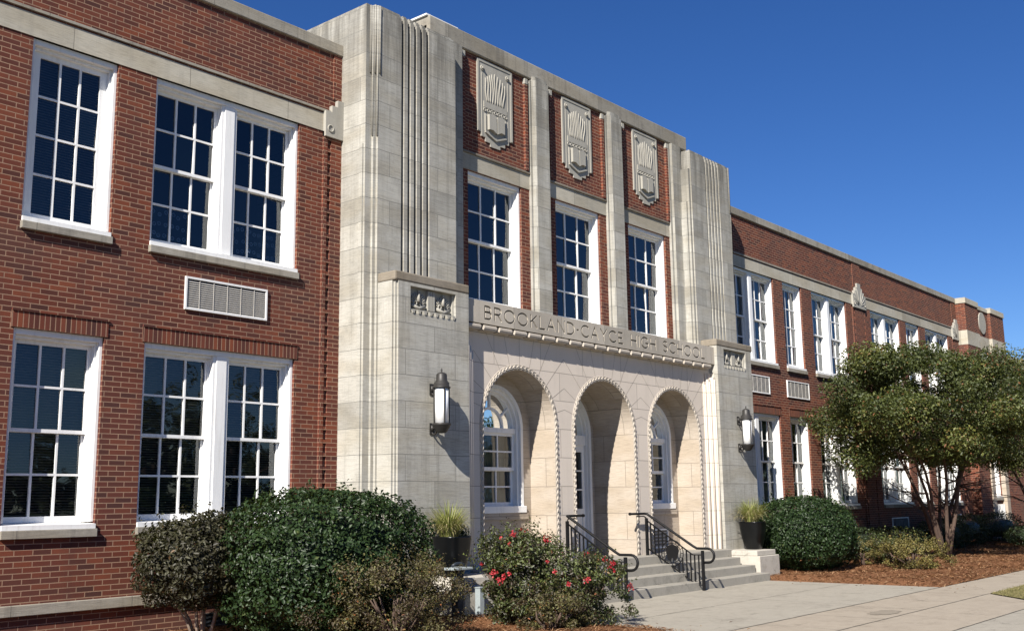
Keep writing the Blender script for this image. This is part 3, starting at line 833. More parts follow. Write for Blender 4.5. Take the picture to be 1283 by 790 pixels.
# ---------------------------------------------------------------- entrance pavilion
Y_UP, Y_PY, Y_ARC, Y_FR, Y_BL = -0.35, -0.70, -0.87, -1.02, -1.09
ZL = 0.628      # landing level
PTOP = 9.85
def mirror(pts, s): return [(s * x, y) for x, y in pts]
def groove_front(x0, x1, y, xs, gw=.068, gd=.085):
    pts = [(x0, y)]
    for g in xs: pts += [(g - gw / 2, y), (g - gw / 2 + .004, y + gd), (g + gw / 2 - .004, y + gd), (g + gw / 2, y)]
    pts.append((x1, y)); return pts
for s in (-1, 1):
    # upper pylon, plan outline (for s=+1 inner x=4.03 -> outer 6.05)
    fl = [4.72 + i * .147 for i in range(5)]
    mb = MB()
    front = groove_front(4.03, 5.80, Y_PY, fl)
    outl = [(4.03, 0.6)] + front + [(5.86, Y_PY + .0), (5.86, Y_PY + .045), (5.92, Y_PY + .045), (5.92, Y_PY + .09), (6.05, Y_PY + .09), (6.05, 2.2), (4.6, 2.2), (4.6, .6)]
    mb.prism(mirror(outl, s), 4.2, PTOP - .22)
    # head courses: set back slightly and rounded
    for k, (ins, za, zb) in enumerate(((0.004, PTOP - .22, PTOP - .10), (0.022, PTOP - .10, PTOP - .045), (0.05, PTOP - .045, PTOP - .012), (0.10, PTOP - .012, PTOP))):
        fr_ = groove_front(4.03 + ins, 5.80 - ins * .3, Y_PY + ins, fl)
        o2 = [(4.03 + ins, 0.6)] + fr_ + [(5.86 - ins, Y_PY + ins), (5.86 - ins, Y_PY + .045 + ins * .5), (5.92 - ins, Y_PY + .045 + ins * .5), (5.92 - ins, Y_PY + .09 + ins), (6.05 - ins, Y_PY + .09 + ins), (6.05 - ins, 2.2), (4.6, 2.2), (4.6, .6)]
        mb.prism(mirror(o2, s), za + .0005, zb)
    # fluted outer corner, three ribs with stepped feet
    for k, (rx, ry, zb) in enumerate(((5.835, Y_PY - .012, 8.62), (5.895, Y_PY + .030, 8.62), (5.955, Y_PY + .070, 8.62), (5.87, Y_PY - .002, 7.55), (5.93, Y_PY + .048, 7.55))):
        mb.tube([(s * rx, ry + .012, zb), (s * rx, ry + .012, PTOP - .06)], .021 if k < 3 else .017, 8)
    # inner corner set-backs
    mb.box(s * 3.955, s * 4.031, Y_PY + .03, .3, 4.9, 9.35)
    mb.box(s * 3.90, s * 3.956, Y_PY + .08, .3, 4.9, 8.55)
    mb.build('pylon', M['stone'], B)
    mb = MB()   # slim full-height corner pilaster seen on the side face
    mb.box(s * 5.98, s * 6.075, Y_PY + .13, Y_PY + .21, -0.3, 7.4)
    mb.build('corner_strip', M['stone'], B)
    # lower pylon body + projecting block
    mb = MB()
    mb.prism(mirror([(4.4, .0), (4.4, Y_PY), (5.86, Y_PY), (5.86, Y_PY + .045), (5.92, Y_PY + .045), (5.92, Y_PY + .09), (6.05, Y_PY + .09), (6.05, 0.3), (4.4, .3)], s), -0.4, 4.2)
    mb.build('pylon_base', M['stone'], B)
    # block with recessed fan panel: x 4.15..5.83
    x0b, x1b = 4.15, 5.83
    px0, px1, pz0, pz1 = 4.46, 5.50, 4.65, 5.08
    mb = MB()
    wall_grid(mb, min(s * x0b, s * (x1b - .07)), max(s * x0b, s * (x1b - .07)), -0.4, 5.13, Y_BL, [(min(s * px0, s * px1), max(s * px0, s * px1), pz0, pz1)])
    # stepped outer corner
    ol = [(x1b - .07, Y_BL), (x1b - .07, Y_BL + .035), (x1b - .035, Y_BL + .035), (x1b - .035, Y_BL + .07), (x1b, Y_BL + .07), (x1b, Y_PY)]
    for i in range(len(ol) - 1):
        (xa, ya), (xb_, yb) = ol[i], ol[i + 1]
        q = [(s * xa, ya, -0.4), (s * xb_, yb, -0.4), (s * xb_, yb, 5.13), (s * xa, ya, 5.13)]
        mb.poly(q if s > 0 else q[::-1])
    q = [(s * x0b, Y_ARC + .02, -0.4), (s * x0b, Y_BL, -0.4), (s * x0b, Y_BL, 5.13), (s * x0b, Y_ARC + .02, 5.13)]
    mb.poly(q if s > 0 else q[::-1])
    mb.build('projecting_block', M['stone'], B)
    # ribs on the inner reveal of the block (stepped)
    if s < 0:
        pass
    mb = MB()
    for k, (xx, yy) in enumerate(((3.83, Y_ARC - .03), (3.94, Y_ARC - .09), (4.05, Y_ARC - .15))):
        mb.box(s * xx, s * (xx + .082), yy, Y_ARC + .02, ZL + .001, 4.40 - .05 * (2 - k))
        mb.tube([(s * (xx + .045), yy + .012, ZL), (s * (xx + .045), yy + .012, 4.35 - .06 * (2 - k))], .030, 8)
        mb.box(s * (xx + .082), s * (xx + .111), yy + .03, Y_ARC + .02, ZL + .001, 4.5)
    mb.build('reveal_ribs', M['arcade'], B)
    # cap
    mb = MB()
    mb.box(s * 4.135, s * 5.835, Y_BL - .010, Y_PY + .01, 5.131, 5.285)
    mb.build('block_cap', M['cap'], B, bevel=0.025)
    # fan panel
    mb = MB(); sx = s
    def P3(x, y, z): return (s * x, y, z)
    mb.box(s * px0, s * px1, Y_BL + .10, Y_BL + .14, pz0, pz1)
    for xm in (4.70, 5.26):
        for an in range(-75, 76, 15):
            L_ = .19 if abs(an) < 60 else .17
            mb.tube([P3(xm + .04 * math.sin(R(an)), Y_BL + .088, pz0 + .17 + .04 * math.cos(R(an))), P3(xm + L_ * math.sin(R(an)), Y_BL + .075, pz0 + .17 + L_ * math.cos(R(an)))], [.008, .013], 5)
        mb.tube([P3(xm - .15, Y_BL + .08, pz0 + .15), P3(xm, Y_BL + .06, pz0 + .10), P3(xm + .15, Y_BL + .08, pz0 + .15)], .030, 7)
        for q in (-.07, .07): mb.tube([P3(xm + q + .035 * math.cos(v), Y_BL + .07, pz0 + .185 + .035 * math.sin(v)) for v in np.linspace(0, 2 * math.pi, 11)[:-1]], .013, 5, closed=True)
        mb.tube([P3(xm, Y_BL + .06, pz0 + .21), P3(xm, Y_BL + .06, pz0 + .34)], [.035, .018], 7)
        mb.tube([P3(xm, Y_BL + .06, pz0 + .34), P3(xm, Y_BL + .06, pz0 + .385)], [.012, .026], 7)
    for q in (4.91, 4.965, 5.02): mb.box(s * (q), s * (q + .045), Y_BL + .045, Y_BL + .10, pz0 + .09, pz0 + .41)
    mb.box(s * px0, s * px1, Y_BL + .03, Y_BL + .10, pz0 + .055, pz0 + .075)
    for k in range(8):
        xx = px0 + .02 + k * .132
        mb.prism([(s * xx, pz0 + .055), (s * (xx + .07), pz0 + .055), (s * (xx + .055), pz0 - .0), (s * (xx + .015), pz0 - .0)], Y_BL - .012, Y_BL + .10, axis='y')
    mb.box(s * px0, s * (px0 + .03), Y_BL + .05, Y_BL + .10, pz0, pz1); mb.box(s * px1, s * (px1 - .03), Y_BL + .05, Y_BL + .10, pz0, pz1)
    mb.build('carved_fan_panel', M['carved'], B)

# upper wall of the pavilion (brick bays, windows)
wins = [(-3.34, -1.83), (-.755, .755), (1.83, 3.34)]
WU0, WU1 = 5.20, 7.66
mb = MB()
wall_grid(mb, -4.1, 4.1, 5.0, 9.95, Y_UP, [(a, b, WU0, WU1) for a, b in wins])
mb.build('brick_wall', M['brick'], B)
for a, b in wins:
    window(a, b, WU0, WU1, y=Y_UP, kind='hung', n=1, stone_sill=False)
    c_ = (a + b) / 2
    mb = MB(); mb.box(c_ - 1.07, c_ + 1.07, Y_UP - .012, Y_UP + .05, WU1 + .002, WU1 + .30); mb.build('stone_lintel', M['band'], B)
    mb = MB(); mb.box(c_ - 1.07, c_ + 1.07, Y_UP - .038, Y_UP + .02, WU1 + .302, WU1 + .35); mb.build('lintel_ledge', M['cap'], B, bevel=.01)
    # slim brick ribs beside the piers with stone caps
    for s in (-1, 1):
        mb = MB(); mb.box(c_ + s * .86, c_ + s * .95, Y_UP - .05, Y_UP + .01, WU1 + .362, 9.78); mb.build('brick_rib', M['brick'], B)
        mb = MB(); mb.box(c_ + s * .855, c_ + s * .955, Y_UP - .056, Y_UP + .01, 9.782, 9.90)
        mb.build('rib_cap', M['carved'], B, bevel=.01)
    # carved medallion
    mb = MB()
    zb, zt = 8.27, 9.90
    yy = Y_UP - .020
    outl = [(-.50, zt), (.50, zt), (.50, zb + .20), (.40, zb + .20), (.40, zb + .12), (.28, zb + .12), (.28, zb + .04), (.14, zb + .04), (.14, zb - .03), (-.14, zb - .03), (-.14, zb + .04), (-.28, zb + .04), (-.28, zb + .12), (-.40, zb + .12), (-.40, zb + .20), (-.50, zb + .20)]
    mb.prism([(c_ + x, z) for x, z in outl], yy, Y_UP + .01, axis='y')
    # raised flat border with rounded upper corners and a deep line inside
    for q in ((-.50, -.45), (.45, .50)): mb.box(c_ + q[0], c_ + q[1], yy - .011, yy + .002, zb + .21, zt - .02)
    mb.box(c_ - .45, c_ + .45, yy - .011, yy + .002, zt - .05, zt - .0)
    for q in ((-.385, -.365), (.365, .385)): mb.box(c_ + q[0], c_ + q[1], yy - .008, yy + .002, zb + .12, zt - .26)
    # carved field: raised rays with dark furrows between, wavy upper edge
    mb.box(c_ - .33, c_ + .33, yy - .016, yy + .002, zb + .70, zb + .82)
    for k in range(-4, 5):
        zt_r = zt - .19 - .05 * abs(k) ** 1.15 * .6
        xt_, xb_r = k * .072, k * .058
        pts = [(c_ + xb_r + (xt_ - xb_r) * u + .016 * math.sin(u * 6.0 + k), yy - .002, zb + .815 + u * (zt_r - zb - .815)) for u in np.linspace(0, 1, 9)]
        mb.tube(pts, [.016] * 8 + [.008], 6)
    for q in (-.36, .36):
        mb.tube([(c_ + q + .042 * math.cos(v), yy - .006, zt - .17 + .042 * math.sin(v)) for v in np.linspace(0, 2 * math.pi, 13)[:-1]], .013, 6, closed=True)
        mb.tube([(c_ + q, yy + .01, zt - .17), (c_ + q, yy - .045, zt - .17)], .024, 8)
    for k in range(-3, 4): mb.tube([(c_ + k * .10 + .032 * math.cos(v), yy - .006, zb + .655 + .032 * math.sin(v)) for v in np.linspace(0, 2 * math.pi, 9)[:-1]], .012, 5, closed=True)
    # open book standing over a pointed base
    for s in (-1, 1):
        mb.prism([(c_ + s * .015, zb + .24), (c_ + s * .015, zb + .575), (c_ + s * .12, zb + .60), (c_ + s * .22, zb + .58), (c_ + s * .22, zb + .28), (c_ + s * .12, zb + .29)], yy - .055, yy + .002, axis='y')
        mb.prism([(c_ + s * .0, zb + .10), (c_ + s * .0, zb + .135), (c_ + s * .30, zb + .245), (c_ + s * .30, zb + .21)], yy - .030, yy + .002, axis='y')
        mb.box(c_ + s * .275, c_ + s * .30, yy - .02, yy + .002, zb + .24, zb + .58)
    mb.build('carved_medallion', M['carved'], B)
# parapet stone
mb = MB(); mb.box(-4.38, 4.38, Y_UP - .06, 0.15, 9.93, 10.27); mb.build('parapet', M['weathered'], B, bevel=.02)
mb = MB(); mb.box(-4.42, -3.6, Y_UP - .02, 1.6, 10.271, 10.30); mb.build('white_flashing', M['white'], B)
# return and back of the pavilion attic
mb = MB()
mb.box(-4.38, 4.38, Y_UP + .02, 9.0, 9.0, 10.10); mb.build('attic_block', M['stone'], B)
# stone piers
for xc in (-1.29, 1.29):
    mb = MB()
    mb.prism([(xc - .285, Y_UP + .01), (xc - .285, Y_UP - .055), (xc - .235, Y_UP - .055), (xc - .235, Y_UP - .10), (xc - .20, -.49), (xc + .20, -.49), (xc + .235, Y_UP - .10), (xc + .235, Y_UP - .055), (xc + .285, Y_UP - .055), (xc + .285, Y_UP + .01)], 5.0, 9.90)
    mb.prism([(xc - .26, Y_UP - .01), (xc - .22, Y_UP - .08), (xc - .17, -.46), (xc + .17, -.46), (xc + .22, Y_UP - .08), (xc + .26, Y_UP - .01)], 9.901, 9.99)
    mb.build('stone_pier', M['stone'], B)
for s in (-1, 1):
    mb = MB(); mb.box(s * 3.60, s * 3.98, Y_UP - .12, Y_UP + .02, 5.0, 9.92); mb.box(s * 3.53, s * 3.60, Y_UP - .06, Y_UP + .02, 5.0, 9.90)
    mb.build('stone_pier', M['stone'], B)

# ---- arcade
CX = (-2.58, 0.0, 2.58); RO, RI, ZS = 1.065, 0.985, 3.03
ZAT = 4.70
NA = 28
mb = MB()
def arc(cx, r, n=NA): return [(cx + r * math.cos(math.pi - math.pi * i / n), ZS + r * math.sin(math.pi - math.pi * i / n)) for i in range(n + 1)]
edges = [-4.15, -1.29, 1.29, 4.15]
for i, cx in enumerate(CX):
    xa, xb = edges[i], edges[i + 1]
    y = Y_ARC
    mb.quad((xa, y, ZL - .3), (cx - RI, y, ZL - .3), (cx - RI, y, ZS), (xa, y, ZS))
    mb.quad((cx + RI, y, ZL - .3), (xb, y, ZL - .3), (xb, y, ZS), (cx + RI, y, ZS))
    pts = arc(cx, RI)
    for k in range(NA):
        (x0_, z0_), (x1_, z1_) = pts[k], pts[k + 1]
        f0 = xa + (xb - xa) * k / NA; f1 = xa + (xb - xa) * (k + 1) / NA
        mb.quad((x0_, y, z0_), (x1_, y, z1_), (f1, y, ZAT), (f0, y, ZAT))
    mb.poly([(xa, y, ZS), (cx - RI, y, ZS), (xa, y, ZAT)])
    mb.poly([(cx + RI, y, ZS), (xb, y, ZS), (xb, y, ZAT)])
    # radiating joints (fine open joints of the voussoirs)
    for an in range(15, 170, 15):
        a_ = R(an); r1 = min(1.72 / max(.75, math.sin(a_)), 1.29 / max(.05, abs(math.cos(a_))) if i == 1 or (an > 90) == (i > 0) or True else 9)
        r1 = min(r1, (ZAT - ZS) / max(.05, math.sin(a_)))
        if r1 < RO + .06: continue
        d = Vector((math.cos(a_), 0, math.sin(a_))); nrm = Vector((-d.z, 0, d.x)) * .0035
        p0 = Vector((cx, y - .0015, ZS)) + d * (RO + .01); p1 = Vector((cx, y - .0015, ZS)) + d * r1
        mb.quad(tuple(p0 - nrm), tuple(p1 - nrm), tuple(p1 + nrm), tuple(p0 + nrm), 1)
M['arc_joint'] = plain('stone_joint', (0.20, 0.17, 0.13), 0.9)
mb.build('arcade_wall', [M['arcade'], M['arc_joint']], B)
# intrados + back walls
WR = 0.77
ZWS = 1.53
for i, cx in enumerate(CX):
    yb = -0.28 if i != 1 else 0.13
    wr = WR if i != 1 else 0.90
    zb = ZWS if i != 1 else ZL
    mb = MB(); pts = [(cx - RI, ZL)] + arc(cx, RI) + [(cx + RI, ZL)]
    for k in range(len(pts) - 1):
        (x0_, z0_), (x1_, z1_) = pts[k], pts[k + 1]
        mb.quad((x0_, Y_ARC, z0_), (x0_, yb, z0_), (x1_, yb, z1_), (x1_, Y_ARC, z1_))
    inner = arc(cx, wr); outer = arc(cx, RI)
    for k in range(NA):
        mb.quad((outer[k][0], yb, outer[k][1]), (inner[k][0], yb, inner[k][1]), (inner[k + 1][0], yb, inner[k + 1][1]), (outer[k + 1][0], yb, outer[k + 1][1]))
        mb.quad((inner[k][0], yb, inner[k][1]), (inner[k][0], yb + .3, inner[k][1]), (inner[k + 1][0], yb + .3, inner[k + 1][1]), (inner[k + 1][0], yb, inner[k + 1][1]))
    mb.quad((cx - RI, yb, ZL), (cx - wr, yb, ZL), (cx - wr, yb, ZS), (cx - RI, yb, ZS))
    mb.quad((cx + wr, yb, ZL), (cx + RI, yb, ZL), (cx + RI, yb, ZS), (cx + wr, yb, ZS))
    if i != 1: mb.quad((cx - wr, yb, ZL), (cx + wr, yb, ZL), (cx + wr, yb, zb), (cx - wr, yb, zb))
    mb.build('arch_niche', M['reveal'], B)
    # --- arched window or door inside
    fr = MB(); sa = MB(); gl = MB()
    yf = yb + .02
    wi = wr - .12 if i != 1 else wr - .09
    def ring(mbx, r0, r1, y0, y1, a0=0, a1=math.pi, n=NA, zc=ZS):
        for k in range(n):
            t0 = a0 + (a1 - a0) * k / n; t1 = a0 + (a1 - a0) * (k + 1) / n
            c0, s0, c1, s1 = math.cos(t0), math.sin(t0), math.cos(t1), math.sin(t1)
            A = lambda r, c, s_, y: (cx + r * c, y, zc + r * s_)
            mbx.quad(A(r0, c0, s0, y0), A(r1, c0, s0, y0), A(r1, c1, s1, y0), A(r0, c1, s1, y0))
            mbx.quad(A(r0, c1, s1, y0), A(r0, c1, s1, y1), A(r0, c0, s0, y1), A(r0, c0, s0, y0))
            mbx.quad(A(r1, c0, s0, y0), A(r1, c0, s0, y1), A(r1, c1, s1, y1), A(r1, c1, s1, y0))
    ring(fr, wr - .07, wr, yf - .03, yf + .28); ring(fr, wi, wr - .07, yf + .03, yf + .28)
    for s in (-1, 1):
        fr.box(cx + s * wr, cx + s * (wr - .07), yf - .03, yf + .28, zb, ZS); fr.box(cx + s * (wr - .07), cx + s * (wr - .12 if i != 1 else wr - .09), yf + .03, yf + .28, zb, ZS)
    # fanlight
    ring(sa, wi - .04, wi, yf + .10, yf + .14); ring(sa, wi * .50, wi * .50 + .045, yf + .10, yf + .14)
    for an in (36, 90, 144):
        d = Vector((math.cos(R(an)), 0, math.sin(R(an)))); nn = Vector((-d.z, 0, d.x)) * .017
        p0 = Vector((cx, yf + .098, ZS)) + d * (wi * .5 + .03); p1 = Vector((cx, yf + .098, ZS)) + d * (wi - .03)
        if an == 90 : pass
        sa.quad(tuple(p0 - nn), tuple(p1 - nn), tuple(p1 + nn), tuple(p0 + nn))
        for sg in (-1, 1):
            e0, e1 = p0 + nn * sg, p1 + nn * sg; yv = Vector((0, .04, 0))
            sa.quad(tuple(e0), tuple(e1), tuple(e1 + yv), tuple(e0 + yv))
    fg = MB()
    fg.poly([(x, yf + .125, z) for x, z in [(cx + (wi - .02) * math.cos(math.pi * k / 20), ZS + (wi - .02) * math.sin(math.pi * k / 20)) for k in range(21)]][::-1])
    if i != 1:
        sa.box(cx - wi, cx + wi, yf + .06, yf + .16, ZS - .09, ZS + .0)
        z1_ = ZS - .09; z0_ = zb + .10; zm = (z0_ + z1_) / 2 + .0
        panes_grid(sa, gl, cx - wi, cx + wi, zm - .02, z1_, yf + .10, 3 if i != 9 else 3, 2, st=.05)
        panes_grid(sa, gl, cx - wi, cx + wi, z0_, zm + .02, yf + .145, 3, 2, st=.05, bot=.07)
        w = sa.build('window', M['white'], B); w['label'] = 'round headed white window inside a porch arch'
        fr.box(cx - wr - .03, cx + wr + .03, yb - .05, yb + .25, zb - .02, zb + .10)
        fr.build('frame', M['white'], w, bevel=.006); gl.build('pane', M['glass'], w); fg.build('fanlight_pane', M['glass'], w)
        bl = MB()
        for k in range(30):
            xa = cx - wi + 2 * wi * k / 30; xb = xa + 2 * wi / 30
            if k in (11, 12, 13, 14, 15) or (i == 2 and k > 24): continue
            ya = yf + .30 + .02 * math.sin(k * 1.5); yb_ = yf + .30 + .02 * math.sin((k + 1) * 1.5)
            bl.quad((xa, ya, zb + .1), (xb, yb_, zb + .1), (xb, yb_, 2.9), (xa, ya, 2.9))
        bl.build('curtain', plain('pale_curtain', (0.40, 0.37, 0.28), 0.8), w)
        mb = MB(); mb.box(cx - wr - .10, cx + wr + .10, yb - .035, yb + .002, zb - .14, zb - .021); mb.build('stone_sill', M['reveal'], w, bevel=.006)
        grille(cx - .72, cx + .48, ZL + .06, ZL + .46, y=yb, pitch=.07, vert=2)
    else:
        # double door
        sa.box(cx - wi, cx + wi, yf + .06, yf + .16, ZS - .20, ZS)
        w = sa.build('door_surround', M['white'], B)
        fr.build('frame', M['white'], w, bevel=.006)
        fg.build('fanlight_pane', M['glass'], w)
        for s in (-1, 1):
            d_ = MB(); g_ = MB()
            x0_, x1_ = sorted((cx + s * .006, cx + s * wi))
            zt_ = ZS - .20
            d_.box(x0_, x0_ + .085, yf + .10, yf + .145, ZL + .01, zt_); d_.box(x1_ - .085, x1_, yf + .10, yf + .145, ZL + .01, zt_)
            d_.box(x0_ + .085, x1_ - .085, yf + .10, yf + .145, zt_ - .14, zt_); d_.box(x0_ + .085, x1_ - .085, yf + .10, yf + .145, ZL + .01, ZL + .26)
            d_.box(x0_ + .085, x1_ - .085, yf + .10, yf + .145, ZL + .78, ZL + .92)
            d_.box(x0_ + .085, x1_ - .085, yf + .12, yf + .14, ZL + .26, ZL + .78)
            gz0, gz1 = ZL + .92, zt_ - .14
            xm = (x0_ + x1_) / 2; d_.box(xm - .012, xm + .012, yf + .10, yf + .142, gz0, gz1)
            for k in (1, 2):
                z = gz0 + (gz1 - gz0) * k / 3; d_.box(x0_ + .085, xm - .012, yf + .10, yf + .142, z - .014, z + .014); d_.box(xm + .012, x1_ - .085, yf + .10, yf + .142, z - .014, z + .014)
            g_.quad((x0_ + .085, yf + .125, gz0), (x1_ - .085, yf + .125, gz0), (x1_ - .085, yf + .125, gz1), (x0_ + .085, yf + .125, gz1))
            dd = d_.build('door', M['white'], B); g_.build('pane', M['glass'], dd)
            h_ = MB(); hx = cx + s * .07
            h_.tube([(hx, yf + .10, 1.58), (hx, yf + .04, 1.60), (hx, yf + .04, 1.80), (hx, yf + .10, 1.82)], .010, 8)
            h_.build('handle', M['bronze'], dd)
    # rope moulding on the front corner
    path = []; rr = (RO + RI) / 2
    zz = ZL
    while zz < ZS: path.append((cx - rr, zz, (-1, 0))); zz += .012
    n_ = int(math.pi * rr / .012)
    for k in range(n_ + 1):
        t = math.pi - math.pi * k / n_; path.append((cx + rr * math.cos(t), ZS + rr * math.sin(t), (math.cos(t), math.sin(t))))
    zz = ZS - .012
    while zz > ZL: path.append((cx + rr, zz, (1, 0))); zz -= .012
    mb = MB()
    for ph in (0, math.pi):
        pts = []; rad = []
        for k, (x, z, nd) in enumerate(path):
            a_ = 2 * math.pi * k * .012 / .21 + ph
            o_ = .024 * math.cos(a_)
            pts.append((x + nd[0] * o_, Y_ARC - .006 + .007 * math.sin(a_ * 2), z + nd[1] * o_)); rad.append(.017)
        mb.tube(pts[::2], .0155, 6)
    for k in range(0, len(path), 9):
        x, z, nd = path[k]
        mb.tube([(x, Y_ARC + .004, z), (x, Y_ARC - .022, z)], [.017, .006], 5)
    # slim fillets each side of the rope
    for r_ in (RO + .005, RI + .001):
        pts = [(cx - r_, Y_ARC - .002, ZL)] + [(x, Y_ARC - .002, z) for x, z in arc(cx, r_)] + [(cx + r_, Y_ARC - .002, ZL)]
        mb.tube(pts, .008, 5)
    mb.build('rope_moulding', M['rope'], B)

# frieze with incised lettering
fz = MB(); fz.box(-4.149, 4.149, Y_FR, Y_UP + .3, 4.70, 5.09)
frieze = fz.build('frieze', M['frieze'], B)
def arc_pts(cx, cy, rx, ry, a0, a1, n=14): return [(cx + rx * math.cos(R(a0 + (a1 - a0) * k / n)), cy + ry * math.sin(R(a0 + (a1 - a0) * k / n))) for k in range(n + 1)]
G = {
 'B': (.55, [[(0, 0), (0, 1)], [(0, 1), (.30, 1)] + arc_pts(.28, .77, .22, .23, 90, -90, 8)[1:] + [(0, .54)], [(0, .54), (.30, .54)] + arc_pts(.30, .27, .26, .27, 90, -90, 8)[1:] + [(0, 0)]]),
 'R': (.58, [[(0, 0), (0, 1)], [(0, 1), (.30, 1)] + arc_pts(.30, .74, .26, .26, 90, -90, 8)[1:] + [(0, .48)], [(.26, .48), (.58, 0)]]),
 'O': (.92, [arc_pts(.46, .5, .46, .5, 0, 360, 26)]),
 'K': (.58, [[(0, 0), (0, 1)], [(.56, 1), (0, .42)], [(.17, .58), (.58, 0)]]),
 'L': (.46, [[(0, 1), (0, 0), (.46, 0)]]),
 'A': (.74, [[(0, 0), (.37, 1), (.74, 0)], [(.12, .32), (.62, .32)]]),
 'N': (.68, [[(0, 0), (0, 1), (.68, 0), (.68, 1)]]),
 'D': (.72, [[(0, 0), (0, 1), (.26, 1)] + arc_pts(.26, .5, .46, .5, 90, -90, 12)[1:] + [(0, 0)]]),
 '-': (.16, [[(0, .5), (.16, .5)]]),
 'C': (.80, [arc_pts(.46, .5, .46, .5, 48, 312, 20)]),
 'Y': (.66, [[(0, 1), (.33, .48), (.66, 1)], [(.33, .48), (.33, 0)]]),
 'E': (.48, [[(.48, 1), (0, 1), (0, 0), (.48, 0)], [(0, .52), (.40, .52)]]),
 'H': (.66, [[(0, 0), (0, 1)], [(.66, 0), (.66, 1)], [(0, .5), (.66, .5)]]),
 'I': (.0, [[(0, 0), (0, 1)]]),
 'G': (.86, [arc_pts(.46, .5, .46, .5, 45, 330, 20) + [(.86, .45), (.55, .45)]]),
 'S': (.50, [arc_pts(.25, .76, .24, .24, 35, 270, 12) + arc_pts(.25, .26, .25, .26, 90, -145, 12)[1:]]),
}
def stroke_text(txt, x0, x1, zb, h, sw, y0, y1, mbx):
    gap = .30; sp_w = .72
    tot = 0; pos = []
    for ch in txt:
        if ch == ' ': tot += sp_w; continue
        pos.append((ch, tot)); tot += G[ch][0] + gap
    tot -= gap
    k = (x1 - x0) / tot
    for ch, px in pos:
        for st in G[ch][1]:
            closed = len(st) > 3 and abs(st[0][0] - st[-1][0]) < 1e-6 and abs(st[0][1] - st[-1][1]) < 1e-6
            P_ = [Vector((x0 + (px + p[0]) * k, zb + p[1] * h)) for p in st]
            if closed: P_ = P_[:-1]
            n = len(P_); Lf = []; Rt = []
            for q in range(n):
                a = P_[(q - 1) % n] if closed or q > 0 else None; b = P_[(q + 1) % n] if closed or q < n - 1 else None
                d1 = (P_[q] - a).normalized() if a is not None else None; d2 = (b - P_[q]).normalized() if b is not None else None
                if d1 is None: d1 = d2
                if d2 is None: d2 = d1
                t = (d1 + d2); t = t.normalized() if t.length > .2 else d1
                nn = Vector((-t.y, t.x)); sc = 1 / max(.45, nn.dot(Vector((-d1.y, d1.x))))
                e = Vector((0, 0))
                if not closed and q == 0: e = -t * sw * .5
                if not closed and q == n - 1: e = t * sw * .5
                Lf.append(P_[q] + nn * sw / 2 * sc + e); Rt.append(P_[q] - nn * sw / 2 * sc + e)
            k0 = len(mbx.v)
            for yv in (y0, y1):
                mbx.v += [(p.x, yv, p.y) for p in Lf] + [(p.x, yv, p.y) for p in Rt]
            m_ = 2 * n
            rng_ = range(n) if closed else range(n - 1)
            def F(*f): mbx.f.append(tuple(k0 + w_ for w_ in f)); mbx.mi.append(0); mbx.sm.append(False)
            for q in rng_:
                j = (q + 1) % n
                F(q, n + q, n + j, j)                     # front (y0)
                F(m_ + q, m_ + j, m_ + n + j, m_ + n + q)      # back
                F(q, j, m_ + j, m_ + q); F(n + j, n + q, m_ + n + q, m_ + n + j)
            if not closed:
                F(0, m_, m_ + n, n); F(n - 1, 2 * n - 1, m_ + 2 * n - 1, m_ + n - 1)
TXT = (-3.66, 3.72)
cut = MB(); stroke_text('BROOKLAND-CAYCE HIGH SCHOOL', TXT[0], TXT[1], 4.790, .215, .030, Y_FR - .03, Y_FR + .028, cut)
co = cut.build('letter_cutter', M['frieze'])
bm = bmesh.new(); bm.from_mesh(co.data); bmesh.ops.recalc_face_normals(bm, faces=bm.faces); bm.to_mesh(co.data); bm.free()
try:
    md = frieze.modifiers.new('letters', 'BOOLEAN'); md.operation = 'DIFFERENCE'; md.object = co; md.solver = 'EXACT'; md.use_self = True
    dg = bpy.context.evaluated_depsgraph_get(); dg.update()
    me2 = bpy.data.meshes.new_from_object(frieze.evaluated_get(dg))
    frieze.modifiers.clear(); frieze.data = me2
except Exception as e:
    print('boolean failed', e); frieze.modifiers.clear()
bpy.data.objects.remove(co)
print('frieze faces', len(frieze.data.polygons))
LM = plain('letter_cut_shade', (0.15, 0.135, 0.11), 0.9)  # dark letter floors: shade inside the cuts put into the colour
def word_span(txt):
    """x range of each word laid out as in the full line"""
    gap, sp_w = .30, .72; tot = 0; out = []; cur = None
    for ch in txt:
        if ch == ' ':
            tot += sp_w; out.append(cur); cur = None; continue
        if cur is None: cur = [tot, tot]
        cur[1] = tot + G[ch][0]; tot += G[ch][0] + gap
    out.append(cur); tot -= gap; k = (TXT[1] - TXT[0]) / tot
    return [(TXT[0] + a * k, TXT[0] + b * k) for a, b in out]
full = 'BROOKLAND-CAYCE HIGH SCHOOL'
for wd, (a, b) in zip(full.split(), word_span(full)):
    lt_ = MB(); stroke_text(wd, a, b, 4.790, .215, .031, Y_FR + .0245, Y_FR + .0275, lt_)
    lt_.build('lettering', LM, B)['label'] = 'shade painted into incised word ' + wd
